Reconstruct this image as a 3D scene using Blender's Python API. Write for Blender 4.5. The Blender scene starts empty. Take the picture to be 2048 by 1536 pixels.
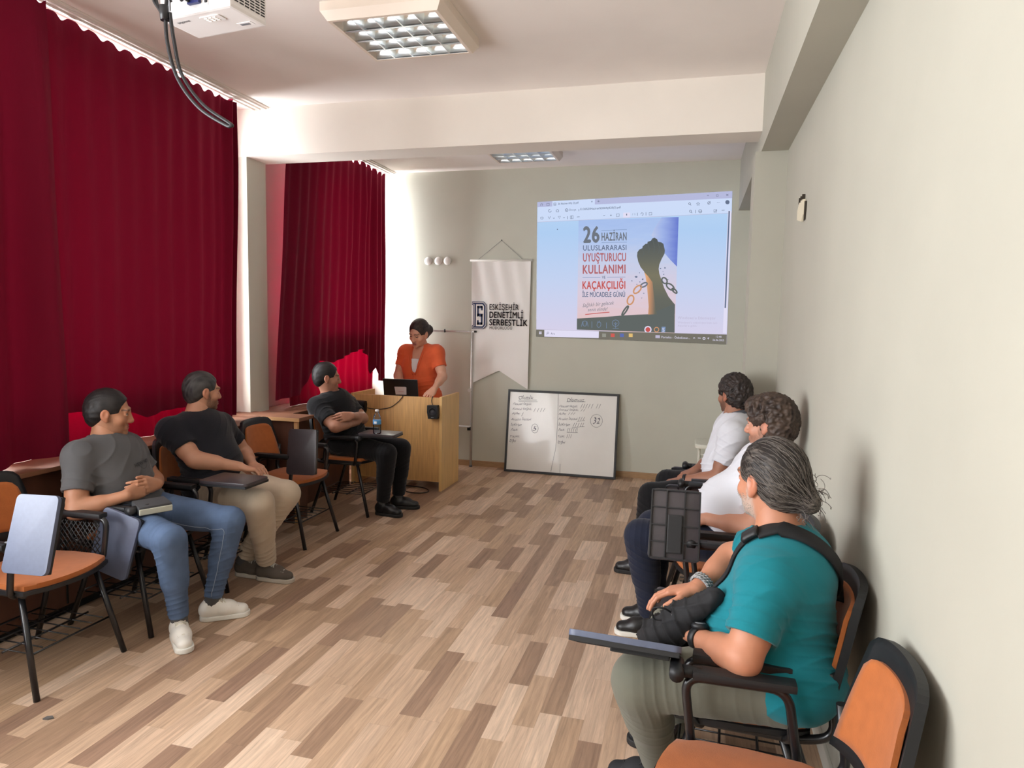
import bpy, bmesh, math, random
import numpy as np
from mathutils import Vector, Matrix
SC = bpy.context.scene
COL = SC.collection
PI = math.pi

# ---------------------------------------------------------------- camera
cam_d = bpy.data.cameras.new('camera')
cam_d.sensor_width = 36.0
cam_d.lens = 1370.4 / 2048 * 36.0
cam_d.clip_start = 0.05
cam_o = bpy.data.objects.new('camera', cam_d)
COL.objects.link(cam_o)
_yaw, _pit, _rol = 0.257522, 0.0912914, 0.0185461
_fw = Vector((-math.sin(_yaw) * math.cos(_pit), math.cos(_yaw) * math.cos(_pit), -math.sin(_pit)))
_r0 = Vector((math.cos(_yaw), math.sin(_yaw), 0))
_u0 = _r0.cross(_fw)
_r = math.cos(_rol) * _r0 + math.sin(_rol) * _u0
_u = _r.cross(_fw)
_m = Matrix.Identity(4)
for _i in range(3):
    _m[_i][0], _m[_i][1], _m[_i][2] = _r[_i], _u[_i], -_fw[_i]
_m[2][3] = 1.55
cam_o.matrix_world = _m
SC.camera = cam_o

# ---------------------------------------------------------------- world, daylight, exposure
wd = bpy.data.worlds.new('sky')
SC.world = wd
wd.use_nodes = True
_nt = wd.node_tree
_bg = _nt.nodes['Background']
_bg.inputs[0].default_value = (0.86, 0.93, 1.0, 1)
_bg.inputs[1].default_value = 1.6

def daylight(name, loc, size_y, size_z, power, color=(0.98, 0.985, 1.0), tilt=0.0, yaw=0.0):
    """soft daylight entering through one window opening, aimed into the room (+x)"""
    ld = bpy.data.lights.new(name, 'AREA')
    ld.shape = 'RECTANGLE'
    ld.size, ld.size_y = size_y, size_z
    ld.energy = power
    ld.color = color
    o = bpy.data.objects.new(name, ld)
    COL.objects.link(o)
    o.location = loc
    o.rotation_euler = (PI / 2 + tilt, 0, -PI / 2 + yaw)
    return o

daylight('rear_fill_light', (-3.75, -1.30, 1.7), 2.1, 2.0, 104, tilt=.32, yaw=.65)  # general fill at an unseen window, added behind the camera
daylight('daylight_near_window', (-3.75, 1.05, 1.7), 2.2, 2.0, 84, tilt=.38, yaw=.45)
daylight('daylight_middle_window', (-3.75, 3.45, 1.9), 2.0, 2.1, 150)
daylight('daylight_far_window', (-3.75, 5.85, 1.9), 1.9, 2.1, 260)

vs = SC.view_settings
vs.view_transform = 'Standard'
vs.look = 'None'
vs.gamma = 1.0
vs.exposure = 0.85
try:
    vs.use_curve_mapping = False
except Exception:
    pass
SC.cycles.max_bounces = 10
SC.cycles.diffuse_bounces = 5
SC.cycles.transparent_max_bounces = 12
SC.cycles.sample_clamp_indirect = 6.0
# ---------------------------------------------------------------- helpers
def lin(c):
    out = []
    for v in c[:3]:
        v = v / 255.0
        out.append(v / 12.92 if v <= 0.04045 else ((v + 0.055) / 1.055) ** 2.4)
    return (*out, 1.0)

def mat(name, rgb, rough=0.6, metal=0.0, bump=None, var=None, spec=0.5, coat=0.0, sheen=0.0, stretch=None, attr=None, emit=0.0, alpha=None):
    m = bpy.data.materials.new(name)
    m.use_nodes = True
    nt = m.node_tree
    b = nt.nodes['Principled BSDF']
    b.inputs['Base Color'].default_value = lin(rgb)
    b.inputs['Roughness'].default_value = rough
    b.inputs['Metallic'].default_value = metal
    b.inputs['Specular IOR Level'].default_value = spec
    b.inputs['Coat Weight'].default_value = coat
    b.inputs['Sheen Weight'].default_value = sheen
    tc = nt.nodes.new('ShaderNodeTexCoord')
    src = tc.outputs['Object']
    if stretch:
        mp = nt.nodes.new('ShaderNodeMapping')
        mp.inputs['Scale'].default_value = stretch
        nt.links.new(src, mp.inputs['Vector'])
        src = mp.outputs['Vector']
    base = None
    if attr:
        a = nt.nodes.new('ShaderNodeAttribute')
        a.attribute_name = attr
        base = a.outputs['Color']
        nt.links.new(base, b.inputs['Base Color'])
    if var:
        n = nt.nodes.new('ShaderNodeTexNoise')
        n.inputs['Scale'].default_value = var[0]
        n.inputs['Detail'].default_value = 5
        nt.links.new(src, n.inputs['Vector'])
        mr = nt.nodes.new('ShaderNodeMapRange')
        mr.inputs['From Min'].default_value = 0.3
        mr.inputs['From Max'].default_value = 0.7
        mr.inputs['To Min'].default_value = 1 - var[1]
        mr.inputs['To Max'].default_value = 1 + var[1]
        nt.links.new(n.outputs['Fac'], mr.inputs['Value'])
        mx = nt.nodes.new('ShaderNodeMix')
        mx.data_type = 'RGBA'
        mx.blend_type = 'MULTIPLY'
        mx.inputs['Factor'].default_value = 1
        if base is not None:
            nt.links.new(base, mx.inputs['A'])
        else:
            mx.inputs['A'].default_value = lin(rgb)
        nt.links.new(mr.outputs['Result'], mx.inputs['B'])
        nt.links.new(mx.outputs['Result'], b.inputs['Base Color'])
    if bump:
        n2 = nt.nodes.new('ShaderNodeTexNoise')
        n2.inputs['Scale'].default_value = bump[0]
        n2.inputs['Detail'].default_value = 4
        nt.links.new(src, n2.inputs['Vector'])
        bp = nt.nodes.new('ShaderNodeBump')
        bp.inputs['Strength'].default_value = bump[1]
        bp.inputs['Distance'].default_value = bump[2] if len(bump) > 2 else 0.005
        nt.links.new(n2.outputs['Fac'], bp.inputs['Height'])
        nt.links.new(bp.outputs['Normal'], b.inputs['Normal'])
    if emit:
        b.inputs['Emission Color'].default_value = lin(rgb)
        b.inputs['Emission Strength'].default_value = emit
    return m

def cloth_mat(name, rgb, transl_rgb, mix=0.4, bump=(140, 0.25)):
    m = bpy.data.materials.new(name)
    m.use_nodes = True
    nt = m.node_tree
    b = nt.nodes['Principled BSDF']
    out = nt.nodes['Material Output']
    b.inputs['Base Color'].default_value = lin(rgb)
    b.inputs['Roughness'].default_value = 0.85
    b.inputs['Specular IOR Level'].default_value = 0.15
    b.inputs['Sheen Weight'].default_value = 0.25
    b.inputs['Sheen Tint'].default_value = lin((200, 60, 90))
    t = nt.nodes.new('ShaderNodeBsdfTranslucent')
    t.inputs['Color'].default_value = lin(transl_rgb)
    mx = nt.nodes.new('ShaderNodeMixShader')
    mx.inputs[0].default_value = mix
    nt.links.new(b.outputs[0], mx.inputs[1])
    nt.links.new(t.outputs[0], mx.inputs[2])
    nt.links.new(mx.outputs[0], out.inputs[0])
    tc = nt.nodes.new('ShaderNodeTexCoord')
    mp = nt.nodes.new('ShaderNodeMapping')
    mp.inputs['Scale'].default_value = (1, 1, 0.15)
    n = nt.nodes.new('ShaderNodeTexNoise')
    n.inputs['Scale'].default_value = bump[0]
    bp = nt.nodes.new('ShaderNodeBump')
    bp.inputs['Strength'].default_value = bump[1]
    bp.inputs['Distance'].default_value = 0.002
    nt.links.new(tc.outputs['Object'], mp.inputs['Vector'])
    nt.links.new(mp.outputs['Vector'], n.inputs['Vector'])
    nt.links.new(n.outputs['Fac'], bp.inputs['Height'])
    nt.links.new(bp.outputs['Normal'], b.inputs['Normal'])
    return m

def glass_mat(name, tint=(1, 1, 1), refl=0.08):
    m = bpy.data.materials.new(name)
    m.use_nodes = True
    nt = m.node_tree
    nt.nodes.remove(nt.nodes['Principled BSDF'])
    out = nt.nodes['Material Output']
    t = nt.nodes.new('ShaderNodeBsdfTransparent')
    t.inputs['Color'].default_value = (*tint, 1)
    g = nt.nodes.new('ShaderNodeBsdfGlossy')
    g.inputs['Roughness'].default_value = 0.03
    mx = nt.nodes.new('ShaderNodeMixShader')
    lw = nt.nodes.new('ShaderNodeLayerWeight')
    lw.inputs['Blend'].default_value = refl
    nt.links.new(lw.outputs['Fresnel'], mx.inputs[0])
    nt.links.new(t.outputs[0], mx.inputs[1])
    nt.links.new(g.outputs[0], mx.inputs[2])
    nt.links.new(mx.outputs[0], out.inputs[0])
    return m

def light_mat(name, rgb, strength):
    """projected light / lit screen"""
    m = bpy.data.materials.new(name)
    m.use_nodes = True
    nt = m.node_tree
    nt.nodes.remove(nt.nodes['Principled BSDF'])
    e = nt.nodes.new('ShaderNodeEmission')
    e.inputs['Color'].default_value = lin(rgb)
    e.inputs['Strength'].default_value = strength
    nt.links.new(e.outputs[0], nt.nodes['Material Output'].inputs[0])
    return m

def link(o, parent=None):
    COL.objects.link(o)
    if parent is not None:
        o.parent = parent
    return o

def obj(name, me, m, parent=None, smooth=False, label=None):
    """link a bmesh / mesh as ONE mesh object"""
    if isinstance(me, bmesh.types.BMesh):
        bm = me
        bmesh.ops.recalc_face_normals(bm, faces=bm.faces)
        me = bpy.data.meshes.new(name)
        bm.to_mesh(me)
        bm.free()
    me.name = name
    if m is not None:
        if isinstance(m, (list, tuple)):
            for q in m:
                me.materials.append(q)
        else:
            me.materials.append(m)
    if smooth:
        me.polygons.foreach_set('use_smooth', [True] * len(me.polygons))
        if smooth == 'auto':
            me.set_sharp_from_angle(angle=0.7)
    o = bpy.data.objects.new(name, me)
    if label:
        o['label'] = label
    return link(o, parent)

def tag(o, label, cat, group=None, kind=None):
    o['label'] = label
    o['category'] = cat
    if group:
        o['group'] = group
    if kind:
        o['kind'] = kind
    return o

def thing(name, label, cat, loc=(0, 0, 0), rz=0.0, group=None):
    o = bpy.data.objects.new(name, None)
    o.empty_display_size = 0.1
    o.location = loc
    o.rotation_euler = (0, 0, rz)
    COL.objects.link(o)
    return tag(o, label, cat, group)

def struct(name, me, m, parent=None, smooth=False):
    o = obj(name, me, m, parent, smooth)
    o['kind'] = 'structure'
    return o

def box(bm, x0, x1, y0, y1, z0, z1, bev=0.0, mi=0, M=None):
    vs_ = [bm.verts.new(p) for p in ((x0, y0, z0), (x1, y0, z0), (x1, y1, z0), (x0, y1, z0), (x0, y0, z1), (x1, y0, z1), (x1, y1, z1), (x0, y1, z1))]
    fs = [bm.faces.new([vs_[i] for i in q]) for q in ((0, 3, 2, 1), (4, 5, 6, 7), (0, 1, 5, 4), (1, 2, 6, 5), (2, 3, 7, 6), (3, 0, 4, 7))]
    for f in fs:
        f.material_index = mi
    if bev > 0:
        es = list({e for f in fs for e in f.edges})
        r = bmesh.ops.bevel(bm, geom=es, offset=bev, segments=2, affect='EDGES', profile=0.7)
        allv = {v for f in r['faces'] for v in f.verts} | {v for v in vs_ if v.is_valid}
        for f in r['faces']:
            f.material_index = mi
        vs_ = list(allv | {v for f in fs if f.is_valid for v in f.verts})
    if M is not None:
        bmesh.ops.transform(bm, matrix=M, verts=vs_)
    return vs_

def B(*a, **k):
    bm = bmesh.new()
    box(bm, *a, **k)
    return bm

def smooth_path(pts, n=6, closed=False):
    P = [Vector(p) for p in pts]
    out = []
    N = len(P)
    rng = range(N if closed else N - 1)
    for i in rng:
        p0 = P[(i - 1) % N] if (closed or i > 0) else P[i]
        p1, p2 = P[i], P[(i + 1) % N]
        p3 = P[(i + 2) % N] if (closed or i + 2 < N) else p2
        for k in range(n):
            t = k / n
            out.append(0.5 * ((2 * p1) + (-p0 + p2) * t + (2 * p0 - 5 * p1 + 4 * p2 - p3) * t * t + (-p0 + 3 * p1 - 3 * p2 + p3) * t ** 3))
    if not closed:
        out.append(P[-1])
    return out

def fillet(pts, r=0.05, n=5):
    """polyline with rounded corners"""
    P = [Vector(p) for p in pts]
    out = [P[0]]
    for i in range(1, len(P) - 1):
        a, b, c = P[i - 1], P[i], P[i + 1]
        d1, d2 = (a - b), (c - b)
        q = min(r, d1.length * 0.49, d2.length * 0.49)
        p1, p2 = b + d1.normalized() * q, b + d2.normalized() * q
        for k in range(n + 1):
            t = k / n
            out.append((1 - t) ** 2 * p1 + 2 * t * (1 - t) * b + t * t * p2)
    out.append(P[-1])
    return out

def tube(bm, pts, r, seg=8, closed=False, flat=1.0, mi=0):
    P = [Vector(p) for p in pts]
    N = len(P)
    R = r if isinstance(r, (list, tuple)) else [r] * N
    rings = []
    ref = None
    for i in range(N):
        if closed:
            t = P[(i + 1) % N] - P[i - 1]
        else:
            t = P[min(i + 1, N - 1)] - P[max(i - 1, 0)]
        if t.length < 1e-9:
            t = Vector((0, 0, 1))
        t.normalize()
        if ref is None:
            ref = Vector((0, 0, 1)) if abs(t.z) < 0.9 else Vector((1, 0, 0))
        ref = ref - t * ref.dot(t)
        if ref.length < 1e-6:
            ref = t.orthogonal()
        ref.normalize()
        s = t.cross(ref)
        rings.append([bm.verts.new(P[i] + R[i] * (math.cos(2 * PI * k / seg) * ref * flat + math.sin(2 * PI * k / seg) * s)) for k in range(seg)])
    for i in range(N if closed else N - 1):
        a, b = rings[i], rings[(i + 1) % N]
        for k in range(seg):
            f = bm.faces.new((a[k], a[(k + 1) % seg], b[(k + 1) % seg], b[k]))
            f.material_index = mi
            f.smooth = True
    if not closed:
        for rg in (rings[0], rings[-1]):
            try:
                f = bm.faces.new(rg)
                f.material_index = mi
            except ValueError:
                pass
    return bm

def T(pts, r, seg=8, closed=False, flat=1.0):
    bm = bmesh.new()
    return tube(bm, pts, r, seg, closed, flat)

def lathe(bm, prof, seg=24, M=None, mi=0):
    """prof: list of (radius, z)"""
    rings = []
    vall = []
    for r, z in prof:
        rg = [bm.verts.new((r * math.cos(2 * PI * k / seg), r * math.sin(2 * PI * k / seg), z)) for k in range(seg)]
        rings.append(rg)
        vall += rg
    for a, b in zip(rings, rings[1:]):
        for k in range(seg):
            f = bm.faces.new((a[k], a[(k + 1) % seg], b[(k + 1) % seg], b[k]))
            f.smooth = True
            f.material_index = mi
    for rg in (rings[0], rings[-1]):
        f = bm.faces.new(rg)
        f.material_index = mi
    if M is not None:
        bmesh.ops.transform(bm, matrix=M, verts=vall)
    return bm

def rounded_rect(w, h, r, n=4):
    pts = []
    for cx, cy, a0 in ((w / 2 - r, h / 2 - r, 0), (-w / 2 + r, h / 2 - r, 90), (-w / 2 + r, -h / 2 + r, 180), (w / 2 - r, -h / 2 + r, 270)):
        for k in range(n + 1):
            a = math.radians(a0 + 90 * k / n)
            pts.append((cx + r * math.cos(a), cy + r * math.sin(a)))
    return pts

def prism(bm, poly, z0, z1, M=None, mi=0, bev=0.0):
    lo = [bm.verts.new((x, y, z0)) for x, y in poly]
    hi = [bm.verts.new((x, y, z1)) for x, y in poly]
    n = len(poly)
    f1 = bm.faces.new(lo[::-1])
    f2 = bm.faces.new(hi)
    fs = [f1, f2]
    for k in range(n):
        fs.append(bm.faces.new((lo[k], lo[(k + 1) % n], hi[(k + 1) % n], hi[k])))
    for f in fs:
        f.material_index = mi
    vv = lo + hi
    if bev > 0:
        es = list(f1.edges) + list(f2.edges)
        r = bmesh.ops.bevel(bm, geom=es, offset=bev, segments=2, affect='EDGES', profile=0.7)
        vv = list({v for f in fs if f.is_valid for v in f.verts} | {v for f in r['faces'] for v in f.verts})
        for f in r['faces']:
            f.material_index = mi
    if M is not None:
        bmesh.ops.transform(bm, matrix=M, verts=vv)
    return bm

def frame_from(o, x, y, z):
    """4x4 with columns x,y,z at o"""
    m = Matrix.Identity(4)
    for i in range(3):
        m[i][0], m[i][1], m[i][2], m[i][3] = x[i], y[i], z[i], o[i]
    return m

def text_mesh(body, size=1.0, bold=0.0, shear=0.0, extrude=0.0, spacing=1.0, align='LEFT', sx=1.0):
    """built-in font turned into a mesh in the xy plane"""
    cu = bpy.data.curves.new('lettering', 'FONT')
    cu.body = body
    cu.size = size
    cu.shear = shear
    cu.extrude = extrude
    cu.space_character = spacing
    cu.align_x = align
    cu.resolution_u = 3
    o = bpy.data.objects.new('lettering', cu)
    COL.objects.link(o)
    bpy.context.view_layer.update()
    dg = bpy.context.evaluated_depsgraph_get()
    me = bpy.data.meshes.new_from_object(o.evaluated_get(dg))
    bpy.data.objects.remove(o)
    bpy.data.curves.remove(cu)
    me.materials.clear()
    if bold > 0:
        # heavier strokes: the outline repeated a hair to each side
        bm = bmesh.new()
        bm.from_mesh(me)
        src = list(bm.faces)
        geo = bm.verts[:] + bm.edges[:] + bm.faces[:]
        for dx, dy in ((-1, 0), (1, 0), (0, .8), (0, -.8)):
            r = bmesh.ops.duplicate(bm, geom=geo)
            bmesh.ops.translate(bm, vec=(dx * bold, dy * bold, 0), verts=[v for v in r['geom'] if isinstance(v, bmesh.types.BMVert)])
        bm.to_mesh(me)
        bm.free()
    return me

def warp(me, fn):
    n = len(me.vertices)
    co = np.empty(n * 3)
    me.vertices.foreach_get('co', co)
    co = co.reshape(-1, 3)
    out = np.array([fn(*p) for p in co], dtype=float)
    me.vertices.foreach_set('co', out.ravel())
    me.update()
    return me

def text_extent(me):
    n = len(me.vertices)
    co = np.empty(n * 3)
    me.vertices.foreach_get('co', co)
    co = co.reshape(-1, 3)
    return co.min(0), co.max(0)

def copy_tree(o, parent=None):
    c = o.copy()
    COL.objects.link(c)
    if parent is not None:
        c.parent = parent
    for ch in list(o.children):
        copy_tree(ch, c)
    return c
# ---------------------------------------------------------------- room materials
def plaster(name, rgb, bump_scale=14, strength=0.08, v=0.03):
    return mat(name, rgb, rough=0.85, bump=(bump_scale, strength, 0.01), var=(2.2, v), spec=0.25)

m_wall = plaster('plaster_darkened', (177, 175, 163))  # same paint as the back wall, darkened to offset strong window light
m_back = plaster('plaster_lightened', (202, 203, 190))  # same paint as the side wall, lightened where little light arrives
m_ceil = plaster('plaster_white', (238, 231, 226), 10, 0.12)
m_beam = plaster('plaster_beam', (230, 223, 214))

def floor_material():
    m = bpy.data.materials.new('oak_laminate')
    m.use_nodes = True
    nt = m.node_tree
    N, L = nt.nodes, nt.links
    b = N['Principled BSDF']
    tc = N.new('ShaderNodeTexCoord')
    sep = N.new('ShaderNodeSeparateXYZ')
    L.new(tc.outputs['Object'], sep.inputs[0])

    def math_(op, a, bb=None, c=None):
        n = N.new('ShaderNodeMath')
        n.operation = op
        for i, v in enumerate((a, bb, c)):
            if v is None:
                continue
            if isinstance(v, (int, float)):
                n.inputs[i].default_value = v
            else:
                L.new(v, n.inputs[i])
        return n.outputs[0]

    def white(a, bb=None):
        n = N.new('ShaderNodeTexWhiteNoise')
        n.noise_dimensions = '2D'
        c = N.new('ShaderNodeCombineXYZ')
        L.new(a, c.inputs[0])
        if bb is not None:
            L.new(bb, c.inputs[1])
        L.new(c.outputs[0], n.inputs['Vector'])
        return n
    x, y = sep.outputs[0], sep.outputs[1]
    xs = math_('DIVIDE', x, 0.0885)
    strip = math_('FLOOR', xs)
    fx = math_('FRACT', xs)
    w1 = white(strip)
    off = math_('MULTIPLY', w1.outputs['Value'], 5.0)
    ln = math_('ADD', math_('MULTIPLY', white(math_('ADD', strip, 31.7)).outputs['Value'], 0.32), 0.36)
    ys = math_('ADD', math_('DIVIDE', y, ln), off)
    pl = math_('FLOOR', ys)
    fy = math_('FRACT', ys)
    tone = white(strip, pl)
    # tone ramp
    rp = N.new('ShaderNodeValToRGB')
    e = rp.color_ramp.elements
    e[0].position, e[0].color = 0.0, lin((152, 122, 102))
    e[1].position, e[1].color = 1.0, lin((222, 195, 170))
    for p, c in ((0.26, (166, 136, 111)), (0.42, (188, 157, 128)), (0.7, (204, 174, 148))):
        q = e.new(p)
        q.color = lin(c)
    L.new(tone.outputs['Value'], rp.inputs[0])
    # grain
    cmb = N.new('ShaderNodeCombineXYZ')
    L.new(math_('MULTIPLY', x, 30.0), cmb.inputs[0])
    L.new(math_('ADD', math_('MULTIPLY', y, 1.6), math_('MULTIPLY', tone.outputs['Value'], 37.0)), cmb.inputs[1])
    L.new(math_('MULTIPLY', tone.outputs['Value'], 11.0), cmb.inputs[2])
    g = N.new('ShaderNodeTexNoise')
    g.inputs['Scale'].default_value = 2.2
    g.inputs['Detail'].default_value = 7
    g.inputs['Roughness'].default_value = 0.65
    g.inputs['Distortion'].default_value = 0.7
    L.new(cmb.outputs[0], g.inputs['Vector'])
    gr = N.new('ShaderNodeMapRange')
    gr.inputs['From Min'].default_value = 0.3
    gr.inputs['From Max'].default_value = 0.66
    gr.inputs['To Min'].default_value = 0.66
    gr.inputs['To Max'].default_value = 1.1
    L.new(g.outputs['Fac'], gr.inputs['Value'])
    # thin seams
    dx = math_('MINIMUM', fx, math_('SUBTRACT', 1.0, fx))
    dy = math_('MULTIPLY', math_('MINIMUM', fy, math_('SUBTRACT', 1.0, fy)), 5.0)
    seam = math_('MINIMUM', dx, dy)
    sm = N.new('ShaderNodeMapRange')
    sm.inputs['From Min'].default_value = 0.0
    sm.inputs['From Max'].default_value = 0.016
    sm.inputs['To Min'].default_value = 0.80
    sm.inputs['To Max'].default_value = 1.0
    L.new(seam, sm.inputs['Value'])
    mul = math_('MULTIPLY', gr.outputs['Result'], sm.outputs['Result'])
    mx = N.new('ShaderNodeMix')
    mx.data_type = 'RGBA'
    mx.blend_type = 'MULTIPLY'
    mx.inputs['Factor'].default_value = 1
    L.new(rp.outputs[0], mx.inputs['A'])
    L.new(mul, mx.inputs['B'])
    L.new(mx.outputs['Result'], b.inputs['Base Color'])
    b.inputs['Roughness'].default_value = 0.42
    b.inputs['Specular IOR Level'].default_value = 0.4
    bp = N.new('ShaderNodeBump')
    bp.inputs['Strength'].default_value = 0.08
    bp.inputs['Distance'].default_value = 0.002
    L.new(mul, bp.inputs['Height'])
    L.new(bp.outputs['Normal'], b.inputs['Normal'])
    return m

m_floor = floor_material()
m_base = mat('oak_baseboard', (168, 134, 98), 0.5, var=(20, 0.12), stretch=(1, 1, 8))
XL, XR, YB, YF, ZC = -3.45, 0.515, 6.90, -2.6, 3.097

# floor, ceiling, walls
struct('floor', B(XL - .2, XR + .2, YF - .2, YB + .2, -0.1, 0), m_floor)
struct('ceiling', B(XL - .2, XR + .2, YF - .2, YB + .2, ZC, ZC + 0.12), m_ceil)
struct('wall_back', B(XL - .2, XR + .2, YB, YB + .2, 0, ZC), m_back)
struct('wall_right', B(XR, XR + .2, YF - .2, YB, 0, ZC), m_wall)
struct('wall_front', B(XL - .2, XR + .2, YF - .2, YF, 0, ZC), m_wall)
# wall with the windows: sill wall, lintel and piers
WIN = [(-2.3, -0.25), (0.0, 2.15), (2.45, 4.48), (5.42, 6.89)]  # first opening is unseen, added to let the fill light in
Z0, Z1 = 0.86, 2.95
bm = bmesh.new()
box(bm, XL - .2, XL, YF, YB, 0, Z0)
box(bm, XL - .2, XL, YF, YB, Z1, ZC)
ys = [YF] + [v for w in WIN for v in w] + [YB]
for a, b_ in zip(ys[0::2], ys[1::2]):
    if b_ - a > 1e-3:
        box(bm, XL - .2, XL, a, b_, Z0, Z1)
struct('wall_left', bm, m_wall)
m_pvc = mat('white_pvc', (235, 235, 232), 0.35)
m_glass = glass_mat('window_glass')
for i, (a, b_) in enumerate(WIN):
    fr = bmesh.new()
    t, x0, x1 = 0.06, XL - .13, XL - .06
    box(fr, x0, x1, a, b_, Z0, Z0 + t, .004)
    box(fr, x0, x1, a, b_, Z1 - t, Z1, .004)
    for yy in (a, (a + b_) / 2 - t / 2, b_ - t):
        box(fr, x0, x1, yy, yy + t, Z0 + t, Z1 - t, .004)
    box(fr, x0, x1, a + t, b_ - t, 2.25, 2.25 + t, .004)
    w = struct('window_%d' % (i + 1), fr, m_pvc)
    gl = obj('glass_pane', B(XL - .10, XL - .092, a + t, b_ - t, Z0 + t, Z1 - t), m_glass, w)
# cross beam, right-hand beam, pillars
struct('beam_cross', B(XL, 0.358, 4.61, 4.87, 2.75, ZC), m_beam)
struct('beam_right', B(0.358, XR, YF, YB, 2.628, ZC), m_wall)
struct('pillar_left', B(XL, -3.32, 4.61, 4.85, 0, 2.75), m_back)
bm = bmesh.new()
v = box(bm, 0.325, XR, 4.61, 4.86, 0, 2.628)
struct('pillar_right', bm, m_wall)
# skirting
struct('baseboard_back', B(XL, XR, YB - .014, YB, 0, .06, .003), m_base)
m_basew = mat('painted_skirting', (214, 212, 202), 0.5)
struct('baseboard_right', B(XR - .012, XR, YF, 4.61, 0, .07, .003), m_basew)

# ---------------------------------------------------------------- window cabinets
m_cab = mat('brown_veneer', (86, 54, 40), 0.45, var=(9, 0.18), stretch=(1, 1, 0.12), bump=(60, 0.06))
m_cabtop = mat('brown_veneer_top', (122, 82, 60), 0.55, var=(9, 0.15), stretch=(1, 0.15, 1))
m_edge = mat('light_wood_edge', (196, 152, 104), 0.5)
m_black = mat('black_gap', (14, 13, 13), 0.8)
t = thing('window_cabinet', 'low brown veneer cabinet with wooden ledge under the near red curtain', 'cabinet', (-3.05, 3.1, 0))
def at(o, bm):
    bmesh.ops.translate(bm, vec=-Vector(o.location), verts=bm.verts)
    return bm
obj('body', at(t, B(-3.42, -3.065, 0.2, 4.44, 0.05, 0.765)), m_cab, t)
obj('ledge', at(t, B(-3.43, -3.035, 0.2, 4.44, 0.767, 0.79, .004)), m_cabtop, t)
obj('plinth', at(t, B(-3.42, -3.09, 0.2, 4.44, 0.0, 0.05)), m_black, t)
for yy in (1.1, 1.9, 2.72, 3.55):
    obj('door_seam', at(t, B(-3.064, -3.058, yy - .004, yy + .004, .06, .76)), m_black, t)
t = thing('window_shelf', 'low brown cabinet with ledge under the far red curtain beside the podium', 'cabinet', (-3.1, 5.2, 0))
obj('body', at(t, B(-3.42, -3.065, 4.68, 5.72, 0.0, 0.765)), m_cab, t)
obj('ledge', at(t, B(-3.43, -3.03, 4.68, 5.72, 0.767, 0.795, .003)), m_cabtop, t)
t = thing('window_desk', 'short deeper brown cabinet with light edged top beside the pillar', 'cabinet', (-2.95, 4.55, 0))
obj('body', at(t, B(-3.42, -2.86, 4.47, 4.66, 0.0, 0.776)), m_cab, t)
obj('top', at(t, B(-3.43, -2.80, 4.455, 4.67, 0.778, 0.805, .003)), m_cabtop, t)
obj('edge_strip', at(t, B(-2.845, -2.815, 4.462, 4.482, 0.0, 0.776)), m_edge, t)
obj('top_edge', at(t, B(-3.12, -2.796, 4.45, 4.457, 0.779, 0.804)), m_edge, t)

# ---------------------------------------------------------------- curtains
m_curt = cloth_mat('red_velvet', (98, 6, 33), (105, 2, 26), 0.028)
m_lining = cloth_mat('red_lining', (110, 3, 30), (150, 2, 34), 0.06)

def interp(pts, x):
    return float(np.interp(x, [p[0] for p in pts], [p[1] for p in pts]))

def curtain_mesh(y0, y1, xc, top, hem, lam=0.14, amp=0.022, slant=(0, 0), seed=0, ny=420, nz=46, scallop=0.022, hook=0.12, xfun=None):
    rnd = random.Random(seed)
    ph = [(rnd.uniform(0.6, 1.5), rnd.uniform(0, 6.28), rnd.uniform(0.5, 1)) for _ in range(6)]
    bm = bmesh.new()
    rows = []
    for i in range(ny + 1):
        u = i / ny
        y = y0 + (y1 - y0) * u
        wob = sum(a * math.sin(f * y * 3.1 + p) for f, p, a in ph) * 0.12
        hz = hem(y)
        tz = top - scallop * (0.5 - 0.5 * math.cos(2 * PI * (y / hook + wob * 0.6))) ** 2 - 0.3 * scallop * math.sin(y * 9 + seed)
        col = []
        for j in range(nz + 1):
            v = j / nz
            z = tz + (hz - tz) * v
            yy = y + (slant[0] * (1 - u) + slant[1] * u) * v
            k = 0.35 + 0.65 * min(1, v * 5)
            a = amp * k * (1 + 0.5 * math.sin(y * 2.3 + seed))
            s = math.sin(2 * PI * y / lam + wob * 6 + 0.35 * math.sin(v * 3 + y))
            s2 = math.sin(2 * PI * y / (lam * 2.7) + wob * 3 + seed + 0.5 * v)
            x = xc + a * (0.75 * s + 0.55 * s2) + 0.004 * math.sin(v * 9 + y * 7)
            if xfun:
                x += xfun(y, v)
            col.append(bm.verts.new((x, yy, z)))
        rows.append(col)
    for i in range(ny):
        for j in range(nz):
            f = bm.faces.new((rows[i][j], rows[i + 1][j], rows[i + 1][j + 1], rows[i][j + 1]))
            f.smooth = True
    return bm

def origin_to(bm, p):
    bmesh.ops.translate(bm, vec=-Vector(p), verts=bm.verts)
    return bm

def lining_mesh(*a, **k):
    return curtain_mesh(*a, **k)

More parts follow.
